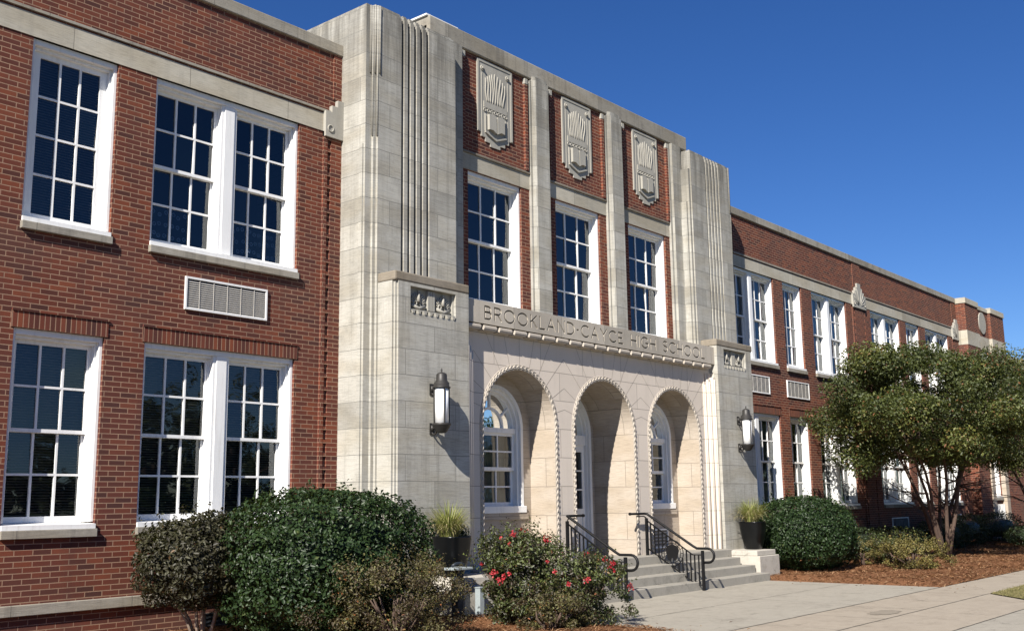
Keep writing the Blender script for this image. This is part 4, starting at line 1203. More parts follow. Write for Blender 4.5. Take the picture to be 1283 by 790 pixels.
# frieze dentils
mb = MB(); x = -4.10
while x < 3.9:
    mb.prism([(0, 0), (0, 1), (1, 1)], 0, 0.0001) if False else None
    x1_ = x + .325
    # rounded block profile in (y,z)
    prof = [(Y_ARC + .01, 4.676), (Y_FR + .006, 4.676), (Y_FR - .016, 4.662), (Y_FR - .016, 4.625), (Y_FR + .004, 4.592), (Y_ARC + .01, 4.588)]
    k = len(mb.v); n = len(prof)
    for xx in (x, x1_): mb.v += [(xx, p, q) for p, q in prof]
    for q in range(n):
        j = (q + 1) % n; mb.f.append((k + q, k + j, k + n + j, k + n + q)); mb.mi.append(0); mb.sm.append(False)
    mb.f.append(tuple(k + q for q in reversed(range(n)))); mb.f.append(tuple(k + n + q for q in range(n))); mb.mi += [0, 0]; mb.sm += [False, False]
    x += .4075
mb.build('dentil_course', M['rope'], B)
# interior: dark rooms behind glass
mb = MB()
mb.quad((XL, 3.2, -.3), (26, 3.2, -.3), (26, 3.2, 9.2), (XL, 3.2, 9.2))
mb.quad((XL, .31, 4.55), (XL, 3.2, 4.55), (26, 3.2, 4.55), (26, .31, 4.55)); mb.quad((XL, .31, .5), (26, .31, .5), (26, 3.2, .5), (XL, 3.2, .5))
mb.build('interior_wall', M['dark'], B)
# roof
mb = MB(); mb.box(XL, 24.9, .4, 14, 8.25, 8.35); mb.build('roof', M['roof'], B)
mb = MB(); mb.box(XL, 24.9, 13.7, 14, -.4, 9.0); mb.build('rear_wall', M['brick'], B)

# ---- right end bay (projects slightly)
YB = -0.38
bx0, bx1, bx2, bx3 = 24.9, 26.45, 28.1, 29.9
mb = MB()
hol = [(26.62, 27.92, US, 7.35), (26.62, 27.92, LS + .15, LH)]
wall_grid(mb, bx1, bx2, -0.4, 9.0, YB + .12, hol)
for a, b in ((bx0, bx1), (bx2, bx3)):
    mb.box(a, b, YB, 3.0, -0.4, 9.0)
mb.build('brick_wall', M['brick'], B)
mb = MB()
for a, b, y_ in ((bx0 - .03, bx1 + .03, YB - .04), (bx1 + .031, bx2 - .031, YB + .08), (bx2 - .03, bx3 + .03, YB - .04)):
    mb.box(a, b, y_, 3.0, 9.0, 9.22 if y_ < YB else 9.17)
mb.build('coping', M['band'], B, bevel=.01)
mb = MB()
for a, b, y_ in ((bx0 - .012, bx1 + .012, YB - .012), (bx1 + .013, bx2 - .013, YB + .108), (bx2 - .012, bx3 + .012, YB - .012)):
    mb.box(a, b, y_, 0.4, 7.40, 7.95)
mb.build('stone_band', M['band'], B)
mb = MB()
mb.prism([(27.27 + .44 * math.cos(v), 8.50 + .44 * math.sin(v)) for v in np.linspace(0, 2 * math.pi, 29)[:-1]], YB + .08, YB + .13, axis='y')
mb.build('stone_disc', M['carved'], B)
window(26.62, 27.92, US, 7.35, y=YB + .12, n=1, blind='curtain')
window(26.62, 27.92, LS + .15, LH, y=YB + .12, n=1, blind='curtain')
mb = MB()
for a, b in ((26.20, 26.60), (27.94, 28.36)): mb.box(a, b, YB - .05, YB + .15, -.2, 4.15)
mb.box(26.20, 28.36, YB - .06, YB + .15, 4.151, 4.45)
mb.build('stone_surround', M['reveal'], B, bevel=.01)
mb = MB(); mb.box(26.601, 27.939, YB + .06, YB + .14, .15, 1.35)
mb.build('louver_panel', M['darkmetal'], B)
mb = MB()
for k in range(7): mb.box(26.66 + k * .18, 26.73 + k * .18, YB + .02, YB + .06, .15, 1.35)
mb.build('louver_bars', M['white_dull'], B)
# rear wing seen past the end bay
W2 = empty('brick_annex', (44, 8, 0)); tag(W2, 'low red brick annex seen beyond the right end of the school', 'building')
mb = MB(); mb.box(31, 75, 3.0, 16, -.3, 8.75); mb.build('wall', M['brick'], W2, origin=(44, 8, 0)).location = (0, 0, 0)
mb = MB(); mb.box(30.95, 75.05, 2.95, 16.05, 8.751, 9.02); mb.build('coping', M['band'], W2, origin=(44, 8, 0)).location = (0, 0, 0)

# ================================================================== STEPS, PEDESTALS
ST = empty('entrance_steps', (0, -1.5, 0)); tag(ST, 'flight of four pale concrete steps up to the arched porch', 'steps')
yf_ = [-2.16, -1.86, -1.56, -1.26]
xe = [4.05, 3.99, 3.90, 3.74]
for k in range(4):
    mb = MB()
    y1 = yf_[k + 1] if k < 3 else 0.6
    if k < 3: mb.box(-xe[k], xe[k], yf_[k], yf_[k + 1] + .2, -0.1, .157 * (k + 1))
    else: mb.box(-4.14, 4.14, yf_[k], 0.6, -0.1, ZL)
    o = mb.build('step', M['concrete_step'], ST, origin=(0, -1.5, 0), bevel=.012); o.location = (0, 0, 0)
for s in (-1, 1):
    side_name = 'right' if s > 0 else 'left'
    p = (s * 4.6, -1.5, 0)
    XO = 4.98 if s > 0 else 5.2
    mb = MB(); mb.box(s * 4.07, s * XO, -1.93, Y_BL + .0, -0.1, .49)
    o = mb.build('stone_pedestal', M['cheek'], None, origin=p, bevel=.014)
    mb = MB(); mb.box(s * 4.07, s * (XO - .05), -1.87, Y_BL + .0, .491, .60)
    o2 = mb.build('cap', M['cheek'], o, origin=p, bevel=.012); o2.location = (0, 0, 0)
    tag(o, 'pale stone pedestal at the right end of the steps carrying a planter' if s > 0 else 'shaded stone pedestal left of the steps behind the rose bushes', 'pedestal')

# ================================================================== HANDRAILS
def handrail(xc, left):
    o0 = (xc, -1.6, 0)
    root = empty('stair_handrail', o0)
    def bld(mbx, name, mat=M['black'], par=root):
        q = mbx.build(name, mat, par, origin=o0); q.location = (0, 0, 0); return q
    yt, yb = -1.02, -2.26
    zt, zb_ = ZL + .78, .78
    mb = MB(); mb.box(xc - .026, xc + .026, yt - .022, yt + .022, ZL, zt - .06); bld(mb, 'post')
    mb = MB(); mb.box(xc - .026, xc + .026, yb - .022, yb + .022, 0.0, zb_ - .04); bld(mb, 'post')
    # handrail
    hr = zt + .03; hb = zb_ - .02 + .02
    pts = []
    sg = 1 if left else -1
    pts += [(xc + sg * .52, yt + .03, hr), (xc + sg * .10, yt + .03, hr), (xc + sg * .03, yt + .02, hr)]
    pts += [(xc, yt - .02, hr - .01), (xc, yt - .07, hr - .04)]
    pts += [(xc, yb + .20, hb + .04), (xc, yb + .12, hb)]
    pts += [(xc, yb - .10, hb)] + [(xc, yb - .12 - .13 * math.sin(v), hb - .13 + .13 * math.cos(v)) for v in np.linspace(0, math.pi, 9)] + [(xc, yb - .02, hb - .26)]
    mb = MB(); mb.tube(pts, .024, 10); bld(mb, 'handrail')
    mb = MB(); mb.tube([(xc + sg * .515, yt + .03, hr), (xc + sg * .545, yt + .03, hr)], .030, 10); bld(mb, 'rail_end'); mb = MB(); mb.tube([(xc, yt, zt - .06), (xc + sg * .06, yt + .02, hr - .05), (xc + sg * .30, yt + .03, hr - .05)], .012, 6); bld(mb, 'rail_bracket')
    # sloping rails
    def zl(y): t = (y - yt) / (yb + .22 - yt); return (zt - .10) + (.66 - (zt - .10)) * min(1, t)
    def zl2(y): t = (y - yt) / (yb + .15 - yt); return (ZL + .14) + (.10 - (ZL + .14)) * min(1, t)
    mb = MB()
    mb.tube([(xc, yt, zl(yt)), (xc, yb + .22, .66), (xc, yb, .66)], .014, 6)
    mb.tube([(xc, yt, zl2(yt)), (xc, yb + .15, .10), (xc, yb, .10)], .014, 6)
    bld(mb, 'sloping_rails')
    N_ = 14
    for k in range(1, N_):
        y = yt + (yb - yt) * k / N_
        t_ = (k / N_)
        mb = MB()
        if .26 < t_ < .66:
            # interrupted by the ring
            cyr, czr, rr_ = yt + (yb - yt) * .46, (zl(yt + (yb - yt) * .46) + zl2(yt + (yb - yt) * .46)) / 2, .245
            dy = abs(y - cyr)
            if dy < rr_:
                hh = math.sqrt(rr_ ** 2 - dy ** 2)
                if zl2(y) < czr - hh: mb.box(xc - .011, xc + .011, y - .011, y + .011, zl2(y), czr - hh); bld(mb, 'baluster'); mb = MB()
                if zl(y) > czr + hh: mb.box(xc - .011, xc + .011, y - .011, y + .011, czr + hh, zl(y))
            else: mb.box(xc - .011, xc + .011, y - .011, y + .011, zl2(y), zl(y))
        else: mb.box(xc - .011, xc + .011, y - .011, y + .011, zl2(y), zl(y))
        if mb.f: bld(mb, 'baluster')
    # emblem: two rings, short ties, dark animal head profile and a letter
    cyr = yt + (yb - yt) * .46; czr = (zl(cyr) + zl2(cyr)) / 2
    mb = MB()
    for r_ in (.245, .185):
        mb.tube([(xc, cyr + r_ * math.cos(v), czr + r_ * math.sin(v)) for v in np.linspace(0, 2 * math.pi, 33)[:-1]], .010 if r_ > .2 else .007, 6, closed=True)
    for k in range(16):
        v = 2 * math.pi * k / 16
        mb.tube([(xc, cyr + .185 * math.cos(v), czr + .185 * math.sin(v)), (xc, cyr + .245 * math.cos(v), czr + .245 * math.sin(v))], .007, 5)
    em = bld(mb, 'ring_emblem')
    mb = MB()
    head = [(-.13, -.02), (-.15, .06), (-.12, .13), (-.05, .15), (0, .175), (.05, .15), (.12, .13), (.15, .05), (.12, -.05), (.09, -.12), (.03, -.15), (.02, -.10), (-.02, -.10), (-.03, -.16), (-.10, -.13)]
    k0 = len(mb.v); n = len(head)
    for xx in (xc - .006, xc + .006): mb.v += [(xx, cyr - p * 1.0, czr + q * 1.0) for p, q in head]
    mb.f.append(tuple(range(k0, k0 + n))); mb.f.append(tuple(reversed(range(k0 + n, k0 + 2 * n)))); mb.mi += [0, 0]; mb.sm += [False] * 2
    for q in range(n): mb.f.append((k0 + q, k0 + (q + 1) % n, k0 + n + (q + 1) % n, k0 + n + q)); mb.mi.append(0); mb.sm.append(False)
    q = bld(mb, 'head_silhouette', par=em)
    return root
h1 = handrail(1.12, False); tag(h1, 'black iron stair handrail with ring emblem, standing clear on the steps', 'handrail', 'stair handrails')
h2 = handrail(-1.48, True); tag(h2, 'black iron stair handrail partly hidden behind the red rose bush', 'handrail', 'stair handrails')

# ================================================================== LANTERNS
def lantern(x, label):
    o0 = (x, Y_BL - .22, 3.2)
    root = empty('wall_lantern', o0); tag(root, label, 'wall lantern', 'cylindrical wall lanterns')
    cxl, cyl = x, Y_BL - .22
    def bld(mbx, name, mat): q = mbx.build(name, mat, root, origin=o0); q.location = (0, 0, 0); return q
    mb = MB(); mb.lathe([(.0, 3.50), (.110, 3.50), (.110, 2.905), (.0, 2.905)], cxl, cyl, 28); bld(mb, 'glass_cylinder', M['opal'])
    mb = MB()
    mb.lathe([(.0, 3.79), (.010, 3.785), (.016, 3.755), (.008, 3.74), (.012, 3.73), (.030, 3.725), (.055, 3.715), (.078, 3.70), (.085, 3.68), (.087, 3.60), (.098, 3.59), (.100, 3.575), (.120, 3.565), (.124, 3.50), (.142, 3.495), (.142, 3.475), (.118, 3.472), (.0, 3.468)], cxl, cyl, 28)
    bld(mb, 'top_cap', M['bronze'])
    mb = MB()
    mb.lathe([(.0, 2.93), (.128, 2.93), (.150, 2.925), (.150, 2.895), (.135, 2.885), (.125, 2.85), (.105, 2.835), (.090, 2.80), (.060, 2.775), (.0, 2.77)], cxl, cyl, 28)
    bld(mb, 'base_cap', M['bronze'])
    for k in range(4):
        v = math.pi / 4 + k * math.pi / 2 + .35
        mb = MB(); mb.box(cxl + .125 * math.cos(v) - .008, cxl + .125 * math.cos(v) + .008, cyl + .125 * math.sin(v) - .008, cyl + .125 * math.sin(v) + .008, 2.92, 3.48)
        bld(mb, 'upright', M['bronze'])
    for zc in (3.48, 2.86):
        mb = MB()
        pts = [(cxl, Y_BL + .0 - .22 + .10, zc + .0), (cxl, Y_BL - .06, zc + .0), (cxl, Y_BL - .02, zc)]
        mb.tube(pts, .015, 8)
        sc = [(cxl, Y_BL - .055 - .052 * math.cos(v), zc - .03 + .07 * math.sin(v)) for v in np.linspace(-2.6, 2.2, 12)]
        mb.tube(sc, .016, 8)
        mb.lathe([(0, zc - .045), (.03, zc - .045), (.03, zc + .045), (0, zc + .045)], cxl, Y_BL - .012, 12)
        mb.box(cxl - .05, cxl + .05, Y_BL - .014, Y_BL - .001, zc - .10, zc + .08)
        bld(mb, 'bracket', M['bronze'])
lantern(-5.03, 'black wall lantern with white cylinder glass above the left planter, beside the first arch')
lantern(4.97, 'black wall lantern with white cylinder glass above the right planter')

# ================================================================== PLANTS
def unit(n):
    v = rng.normal(0, 1, (n, 3)); return v / np.linalg.norm(v, axis=1)[:, None]
def lumps(d, seed, amp=0.10, freq=4):
    r = np.random.default_rng(seed)
    out = np.zeros(len(d))
    for k in range(14):
        a = r.normal(0, 1, 3); a /= np.linalg.norm(a)
        out += np.maximum(0, (d @ a) - (1 - .35 / freq * 2)) * r.uniform(-.2, 1) * freq
    q = np.sin(d @ r.normal(0, freq * 1.6, 3) + r.uniform(0, 6)) + np.sin(d @ r.normal(0, freq * 2.4, 3) + r.uniform(0, 6))
    return 1 + amp * (out * .6 + q * .5)
def shrub(name, label, cat, c, rad, mat, n=6000, leaf=.05, seed=1, core=True, depth=.30, stems=0, stem_mat='bark', flat_bottom=.0, group=None, amp=.10, squareness=2.0, asp=1.9, power=.6, z0=0.0, spiky=0, flowers=0, sprig=0, clump=0):
    """c: base centre (x,y,z ground) ; rad (rx,ry,h) ; foliage volume from z0 to h"""
    cx, cy_, cz = c; rx, ry, h = rad
    root = empty(name, (cx, cy_, cz)); tag(root, label, cat, group)
    hc = (h + z0) / 2; rz = (h - z0) / 2
    d = unit(n)
    # superellipsoid
    p = squareness
    k = (np.abs(d) ** p).sum(1) ** (-1 / p)
    L = lumps(d, seed, amp)
    dep = 1 - depth * rng.random(n) ** (1 / power) if power else 1 - depth * rng.random(n)
    dep = 1 - depth * (rng.random(n) ** 1.6)
    P = d * (k * L * dep)[:, None] * np.array([rx, ry, rz]) + np.array([0, 0, hc])
    if clump:
        r = np.random.default_rng(seed + 900)
        dc = r.normal(0, 1, (clump, 3)); dc /= np.linalg.norm(dc, axis=1)[:, None]
        kc = (np.abs(dc) ** p).sum(1) ** (-1 / p)
        cen = dc * (kc * lumps(dc, seed, amp * 1.3) * r.uniform(.45, .98, clump))[:, None] * np.array([rx, ry, rz]) + np.array([0, 0, hc])
        sz = r.uniform(.10, .21, clump) * (rx + h) / 2
        ids = r.choice(clump, n, p=sz ** 2 / (sz ** 2).sum())
        P = cen[ids] + d * (rng.random(n) ** .5 * sz[ids])[:, None] * np.array([1.1, 1.1, .8])
        ctone = r.uniform(-.28, .28, clump)[ids]
    keep = P[:, 2] > 0.02 + flat_bottom
    P = P[keep]; dd = d[keep] / np.array([rx, ry, rz]); dd /= np.linalg.norm(dd, axis=1)[:, None]
    rnd = np.clip(rng.beta(2, 2, len(P)) * .85 + .15 * rng.random(len(P)) ** 8 * 1.0, 0, 1)
    if clump: rnd = np.clip(rnd + ctone[keep], 0, .96)
    hot = rng.random(len(P)) < .012; rnd[hot] = 1.0
    if sprig:
        pts = []; nrm = []
        for q in range(sprig):
            dv = unit(1)[0]; dv[2] = abs(dv[2]) * .8 + .2; dv /= np.linalg.norm(dv)
            kk = (np.abs(dv) ** p).sum() ** (-1 / p)
            b0 = dv * kk * np.array([rx, ry, rz]) * .9 + np.array([0, 0, hc])
            g = dv * .5 + np.array([0, 0, .5]) + rng.normal(0, .25, 3); g /= np.linalg.norm(g)
            Lq = rng.uniform(.10, .28)
            for w in range(12): pts.append(b0 + g * Lq * w / 11 + rng.normal(0, .018, 3)); nrm.append(dv)
        P = np.concatenate([P, np.array(pts)]); dd = np.concatenate([dd, np.array(nrm)]); rnd = np.concatenate([rnd, rng.random(len(pts)) * .9])
    cards(P, dd * .9 + np.array([0, 0, .25]), leaf * rng.uniform(.65, 1.25, len(P)), asp, mat, 'foliage', root, rnd)
    if core:
        bm = bmesh.new(); bmesh.ops.create_icosphere(bm, subdivisions=3, radius=1)
        for v in bm.verts:
            dv = np.array(v.co); dv /= np.linalg.norm(dv); kk = (np.abs(dv) ** p).sum() ** (-1 / p)
            q = dv * kk * (1 - depth * 1.25 - amp) * np.array([rx, ry, rz]) + np.array([0, 0, hc]); q[2] = max(q[2], .03)
            v.co = Vector(q)
        me = bpy.data.meshes.new('inner_foliage'); bm.to_mesh(me); bm.free(); me.materials.append(mat)
        o = bpy.data.objects.new('inner_foliage', me); col.objects.link(o); o.parent = root
    if stems:
        for q in range(stems):
            a = rng.uniform(0, 2 * math.pi); r0 = rng.uniform(.02, .10); r1 = rng.uniform(.2, .7)
            zt = max(z0 + .15, h * .55)
            pts = [(r0 * math.cos(a), r0 * math.sin(a), -.02)]
            for w in (.35, .7, 1): pts.append(((r0 + (r1 * rx - r0) * w ** 1.3) * math.cos(a) + rng.normal(0, .015), (r0 + (r1 * ry - r0) * w ** 1.3) * math.sin(a) + rng.normal(0, .015), zt * w))
            mb = MB(); mb.tube(pts, [.022, .018, .014, .008], 6); mb.build('stem', M[stem_mat], root)
    if flowers:
        for q in range(flowers):
            dv = unit(1)[0]; dv[2] = abs(dv[2]); dv[1] = -abs(dv[1]) if rng.random() < .8 else dv[1]
            kk = (np.abs(dv) ** p).sum() ** (-1 / p)
            cpt = dv * kk * np.array([rx, ry, rz]) * 1.02 + np.array([0, 0, hc])
            big = rng.random() < .4
            m_ = 44 if big else 22
            PP = cpt + unit(m_) * rng.uniform(0, .060 if big else .032, (m_, 1))
            cards(PP, np.tile(dv, (m_, 1)), np.full(m_, .030), 1.2, M['petal'], 'flower_cluster', root)
    return root

# left bed
shrub('holly_bush', 'large rounded dark green clipped bush with glossy leaves, left of the entrance', 'bush', (-7.88, -1.95, .05), (1.36, 1.15, 1.80), M['leaf_holly'], n=30000, leaf=.056, seed=5, squareness=2.9, depth=.16, amp=.085, asp=1.6, sprig=200)
shrub('bronze_leaf_bush', 'dark purplish bush on bare pale stems, leftmost in the bed under the window', 'bush', (-9.10, -1.15, .02), (.86, .72, 1.55), M['leaf_dark'], n=15000, leaf=.068, seed=9, squareness=2.5, depth=.42, amp=.14, stems=9, stem_mat='bark_pale', z0=.50, asp=2.2, sprig=40)
shrub('brown_shrub', 'straggly brownish green shrub in front of the large clipped bush', 'bush', (-7.95, -3.35, .05), (.98, .78, 1.02), M['leaf_brown'], n=13000, clump=75, leaf=.036, seed=12, core=False, depth=.70, amp=.16, stems=30, stem_mat='bark', sprig=130)
shrub('rose_bush', 'taller rose bush with scattered red blooms in front of the left arch', 'rose bush', (-5.42, -3.15, .03), (.68, .64, 1.28), M['leaf_rose'], n=15000, clump=80, leaf=.048, seed=21, core=False, depth=.60, amp=.14, stems=18, sprig=110, flowers=20, squareness=2.2, group='rose bushes by the steps')
shrub('rose_bush', 'lower rose bush with bright red flower clusters beside the left handrail', 'rose bush', (-4.90, -3.80, .02), (.78, .62, .95), M['leaf_rose'], n=11000, clump=70, leaf=.046, seed=26, core=False, depth=.60, amp=.14, stems=18, sprig=100, flowers=13, squareness=2.2, group='rose bushes by the steps')
shrub('low_shrub', 'low olive green shrub at the bottom edge in front of the rose bushes', 'bush', (-5.85, -4.05, .02), (.60, .42, .52), M['leaf_brown'], n=5500, clump=40, leaf=.036, seed=33, core=False, depth=.7, amp=.16, stems=14, sprig=60)
# right bed
shrub('holly_bush', 'rounded dark green clipped bush next to the right planter', 'bush', (6.55, -1.80, .05), (1.22, 1.12, 1.68), M['leaf_holly'], n=22000, leaf=.060, seed=41, squareness=2.5, depth=.20, amp=.065, asp=1.6, sprig=110)
shrub('golden_shrub', 'golden brown spreading shrub at the front of the right bed', 'bush', (7.7, -3.9, .04), (.95, .75, .66), M['leaf_gold'], n=5200, clump=36, leaf=.046, seed=44, core=False, depth=.8, amp=.2, stems=26, stem_mat='bark', sprig=120)
shrub('golden_shrub', 'small olive shrub just behind the golden spreading shrub', 'bush', (9.0, -3.0, .05), (1.0, .7, .80), M['leaf_rose'], n=5200, clump=30, leaf=.048, seed=47, core=False, depth=.8, amp=.2, stems=16, sprig=80)
shrub('golden_shrub', 'small golden twiggy shrub beside the right clipped bush', 'bush', (8.2, -2.5, .05), (.42, .35, .62), M['leaf_gold'], n=1500, clump=14, leaf=.04, seed=48, core=False, depth=.8, amp=.2, stems=12, sprig=35)
for i, (x, y, rx, h, lab) in enumerate((
        (11.6, -1.0, 1.5, .85, 'low dark hedge shrub under the wall right of the clipped bush'),
        (14.3, -1.0, 1.5, .80, 'low dark hedge shrub below the first basement vent'),
        (17.9, -1.2, 1.1, .95, 'dark green shrub just right of the tree stems'),
        (20.4, -1.0, 1.6, 1.05, 'low dark hedge shrub in the shade before the end bay'),
        (23.6, -1.2, 1.6, 1.05, 'dark hedge shrub at the far right below the stone surround'),
        (21.2, -3.0, 1.5, .70, 'flat dark shrub in front of the shaded hedge'),
        (26.4, -2.6, 1.8, 1.0, 'farthest dark hedge shrub at the right edge of the photo'))):
    shrub('hedge_shrub', lab, 'hedge', (x, y, .03), (rx, .75, h), M['leaf_hedge'], n=3800, leaf=.07, seed=50 + i, squareness=2.6, depth=.25, amp=.07, group='dark hedge shrubs along the right wing')

# trees
def tree(name, label, base, h, crown_c, crown_r, mat, seed, nleaf=30000, leaf=.085, trunks=7, spread=1.0, bark='bark', group=None, clumps=70, r0=.06, fork=.35, clr=.55):
    r = np.random.default_rng(seed)
    bx, by, bz = base
    root = empty(name, base); tag(root, label, 'tree', group)
    tips = []
    cc = np.array(crown_c) - np.array(base); cr = np.array(crown_r)
    for t in range(trunks):
        a = 2 * math.pi * t / trunks + r.uniform(-.3, .3)
        ex = cc + np.array([math.cos(a) * cr[0] * .62 * spread, math.sin(a) * cr[1] * .62 * spread, r.uniform(-.1, .35) * cr[2]])
        p0 = np.array([.13 * math.cos(a), .13 * math.sin(a), -.05])
        pts = [p0]; mid = p0 + (ex - p0) * np.array([.22, .22, .45]); mid2 = p0 + (ex - p0) * np.array([.58, .58, .78])
        ctrl = [p0, mid, mid2, ex]
        P_ = []
        for u in np.linspace(0, 1, 9):
            b = ((1 - u) ** 3 * ctrl[0] + 3 * (1 - u) ** 2 * u * ctrl[1] + 3 * (1 - u) * u * u * ctrl[2] + u ** 3 * ctrl[3])
            P_.append(b + r.normal(0, .025, 3))
        mb = MB(); mb.tube([tuple(q) for q in P_], list(np.linspace(r0, r0 * .22, 9)), 8)
        for k in range(6):
            i = r.integers(2, 8); st = P_[i]
            dv = r.normal(0, 1, 3); dv[2] = abs(dv[2]) * .7 + .15; dv /= np.linalg.norm(dv)
            e = st + dv * r.uniform(.7, 1.5) * cr[0] / 3.2
            m_ = (st + e) / 2 + r.normal(0, .08, 3)
            mb.tube([tuple(st), tuple(m_), tuple(e)], [r0 * .38, r0 * .26, r0 * .10], 6); tips.append(e)
        mb.build('trunk', M[bark], root)
    # crown: leaf clumps filling an uneven volume
    cs = []
    for k in range(clumps):
        while True:
            d = r.normal(0, 1, 3); d /= np.linalg.norm(d)
            rr_ = r.uniform(.35, 1.0) ** .55
            q = d * rr_
            if q[2] > -.75: break
        q = q * cr * (1 + .10 * math.sin(3 * d[0] + seed) + .08 * math.sin(5 * d[1]))
        fx = min(1.0, max(0.0, -q[0] / cr[0] - .1))
        q[2] -= fx * cr[2] * .42 * (1 if q[2] > 0 else .25)
        cs.append((cc + q, clr * r.uniform(.6, 1.25)))
    w = np.array([c[1] ** 2 for c in cs]); w /= w.sum(); ids = r.choice(len(cs), nleaf, p=w)
    C_ = np.array([cs[i][0] for i in ids]); S_ = np.array([cs[i][1] for i in ids])
    d = unit(nleaf); rad_ = r.random(nleaf) ** .45
    P = C_ + d * (rad_ * S_)[:, None] * np.array([1.15, 1.15, .75])
    tone = np.array([r.uniform(-.30, .30) for _ in cs])[ids]
    rnd = np.clip(.45 + tone + r.normal(0, .17, nleaf), 0, .97)
    rnd[r.random(nleaf) < .03] = 1
    cards(P, d * .4 + np.array([0, 0, .6]), leaf * r.uniform(.6, 1.3, nleaf), 1.8, mat, 'crown', root, rnd, up_bias=.4)
    return root
tree('crape_myrtle', 'multi stemmed small tree with full olive crown in front of the right wing', (12.9, -2.85, .05), 6, (12.7, -2.9, 3.98), (4.45, 2.5, 1.72), M['leaf_myrtle'], 3, nleaf=112000, leaf=.085, trunks=9, clumps=125, clr=.56, r0=.060)
tree('crape_myrtle', 'second small tree at the right edge whose crown merges with the first', (20.6, -3.6, .05), 6, (20.0, -3.7, 4.25), (3.9, 2.6, 1.9), M['leaf_myrtle'], 8, nleaf=60000, leaf=.085, trunks=7, clumps=110, clr=.64, r0=.065)

# planters + plants
def planter(x, y, s, name_l, lab2, lab3, seed):
    z = .60
    mb = MB()
    prof = [(0, z + .0), (.150, z), (.160, z + .02), (.200, z + .14), (.235, z + .30), (.258, z + .46), (.265, z + .58), (.270, z + .60), (.245, z + .60), (.240, z + .54), (0, z + .54)]
    # squarish tapered pot
    k = len(mb.v); seg = 40; n = len(prof)
    for r_, zz in prof:
        for j in range(seg):
            t = 2 * math.pi * j / seg
            c_, s_ = math.cos(t), math.sin(t); kk = (abs(c_) ** 3.2 + abs(s_) ** 3.2) ** (-1 / 3.2)
            mb.v.append((x + r_ * kk * c_, y + r_ * kk * s_, zz))
    for i in range(n - 1):
        for j in range(seg):
            a = k + i * seg + j; b = k + i * seg + (j + 1) % seg
            mb.f.append((a, b, b + seg, a + seg)); mb.mi.append(1 if i == n - 2 else 0); mb.sm.append(i < 8)
    o = mb.build('planter_pot', [M['pot'], M['soil']], None, origin=(x, y, z)); tag(o, name_l, 'planter', 'black planters flanking the steps')
    # fountain of grass blades
    r = np.random.default_rng(seed)
    V = []; F = []; rn = []
    for q in range(760):
        a = r.uniform(0, 2 * math.pi); r0 = r.uniform(0, .12); L = r.uniform(.32, .68); droop = r.uniform(.35, 1.9) if r.random() < .66 else r.uniform(1.6, 2.9)
        base = np.array([r0 * math.cos(a), r0 * math.sin(a), .0]); dirv = np.array([math.cos(a), math.sin(a), 0])
        ang = r.uniform(.02, .55); w = r.uniform(.004, .008); side = np.array([-math.sin(a), math.cos(a), 0])
        p = base.copy(); prev = None; st = 7
        for k2 in range(st + 1):
            ww = w * (1 - (k2 / st) ** 2 * .9)
            V += [tuple(p + side * ww), tuple(p - side * ww)]
            if k2: i0 = len(V) - 4; F.append((i0, i0 + 1, i0 + 3, i0 + 2)); rn.append(min(1, .25 + droop * .22 + r.uniform(-.15, .25)))
            th = ang + droop * (k2 / st) ** 1.5
            p = p + (dirv * math.sin(th) + np.array([0, 0, math.cos(th)])) * L / st
    me = bpy.data.meshes.new('ornamental_grass'); me.from_pydata([(a_, b_, c_) for a_, b_, c_ in V], [], F); me.materials.append(M['blade'])
    at = me.attributes.new('rnd', 'FLOAT', 'FACE'); at.data.foreach_set('value', np.array(rn, dtype=np.float32))
    g = bpy.data.objects.new('ornamental_grass', me); col.objects.link(g); g.location = (x - .06, y, z + .54); tag(g, lab2, 'plant', 'grasses in the black planters')
    if lab3:
        shrub('trailing_plant', lab3, 'plant', (x + .15, y - .08, z + .53), (.13, .13, .24), M['leaf_holly'], n=500, leaf=.030, seed=seed, depth=.5)
planter(-4.93, -1.42, 1, 'glazed black planter pot on the left pedestal', 'yellow green ornamental grass with dry drooping blades in the left planter', 'small dark green leafy plant at the right rim of the left planter', 61)
planter(4.72, -1.46, 1, 'glazed black planter pot on the right pedestal', 'pale yellow ornamental grass in the right planter', None, 62)
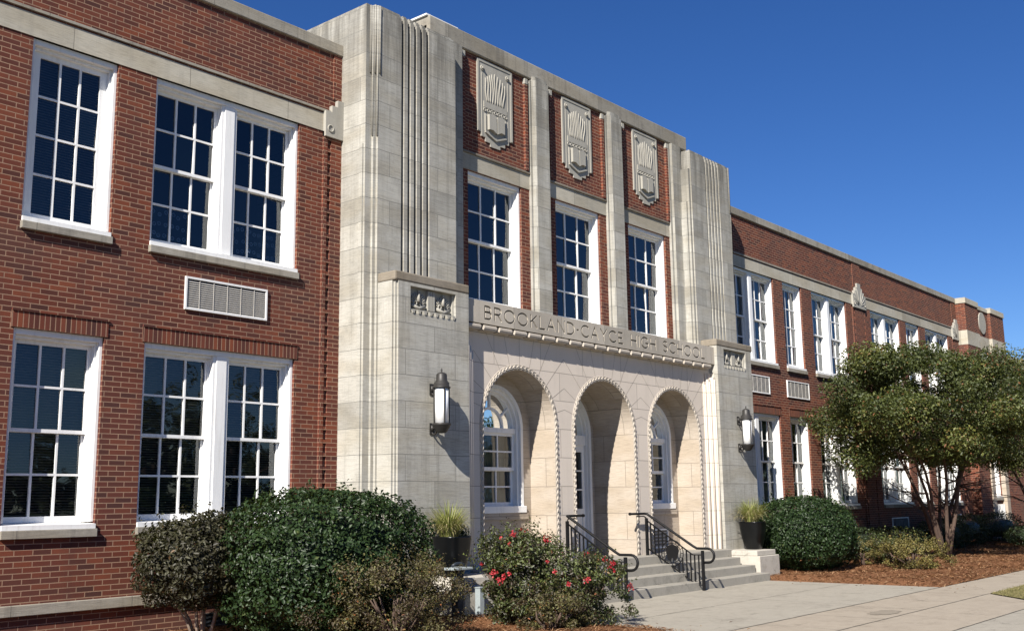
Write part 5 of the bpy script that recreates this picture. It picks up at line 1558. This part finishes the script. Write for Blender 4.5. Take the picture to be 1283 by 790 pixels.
# dark post with flat cap, pale post
mb = MB(); px, py = -5.37, -1.95
mb.box(px - .065, px + .065, py - .065, py + .065, 0, .74)
o = mb.build('metal_post', M['darkmetal'], None, origin=(px, py, 0), bevel=.008); tag(o, 'dark square post with a flat pale cap in front of the left planter', 'post')
mb = MB(); mb.box(px - .19, px + .19, py - .14, py + .14, .741, .775); q = mb.build('cap', M['greymetal'], o, origin=(px, py, 0), bevel=.006); q.location = (0, 0, 0)
mb = MB(); mb.tube([(px - .13, py - .02, .80), (px - .06, py - .02, .83), (px + .06, py - .02, .83), (px + .13, py - .02, .80)], .022, 8); q = mb.build('handle', M['darkmetal'], o, origin=(px, py, 0)); q.location = (0, 0, 0)
px, py = -5.0, -2.05
mb = MB(); mb.box(px - .05, px + .05, py - .05, py + .05, 0, .46)
o = mb.build('metal_post', M['greymetal'], None, origin=(px, py, 0), bevel=.006); tag(o, 'short pale grey post right of the dark capped post', 'post')
mb = MB(); mb.box(px - .058, px + .058, py - .058, py + .058, .461, .475); q = mb.build('cap', M['greymetal'], o, origin=(px, py, 0)); q.location = (0, 0, 0)

# trees across the street: they show only in the window reflections
for i, (x, y, h_) in enumerate(((20, -44, 9), (33, -46, 11), (47, -44, 9), (62, -48, 11), (6, -47, 8))):
    tree('street_tree', 'broad tree across the street, number %s from the left' % ('one two three four five'.split()[i]), (x, y, 0), h_, (x, y, h_ * .6), (5.5, 4.5, h_ * .38), M['leaf_tree'], 70 + i, nleaf=5000, leaf=.34, trunks=3, clumps=40, clr=1.3, r0=.16)

n = 16000
P = np.stack([rng.uniform(-45, 130, n), rng.uniform(-62, -56, n), rng.random(n) ** .8], 1)
P[:, 2] *= 5.5 + 1.3 * np.sin(P[:, 0] * .21) + 1.1 * np.sin(P[:, 0] * .47 + 1)
o = cards(P, np.tile([0, .6, .5], (n, 1)), rng.uniform(.5, 1.1, n), 1.5, M['leaf_tree'], 'reflection_tree_line')  # unseen row, added to hide the bare horizon in window reflections
tag(o, 'unseen line of trees added to cover the horizon in window reflections', 'woods', kind='stuff')
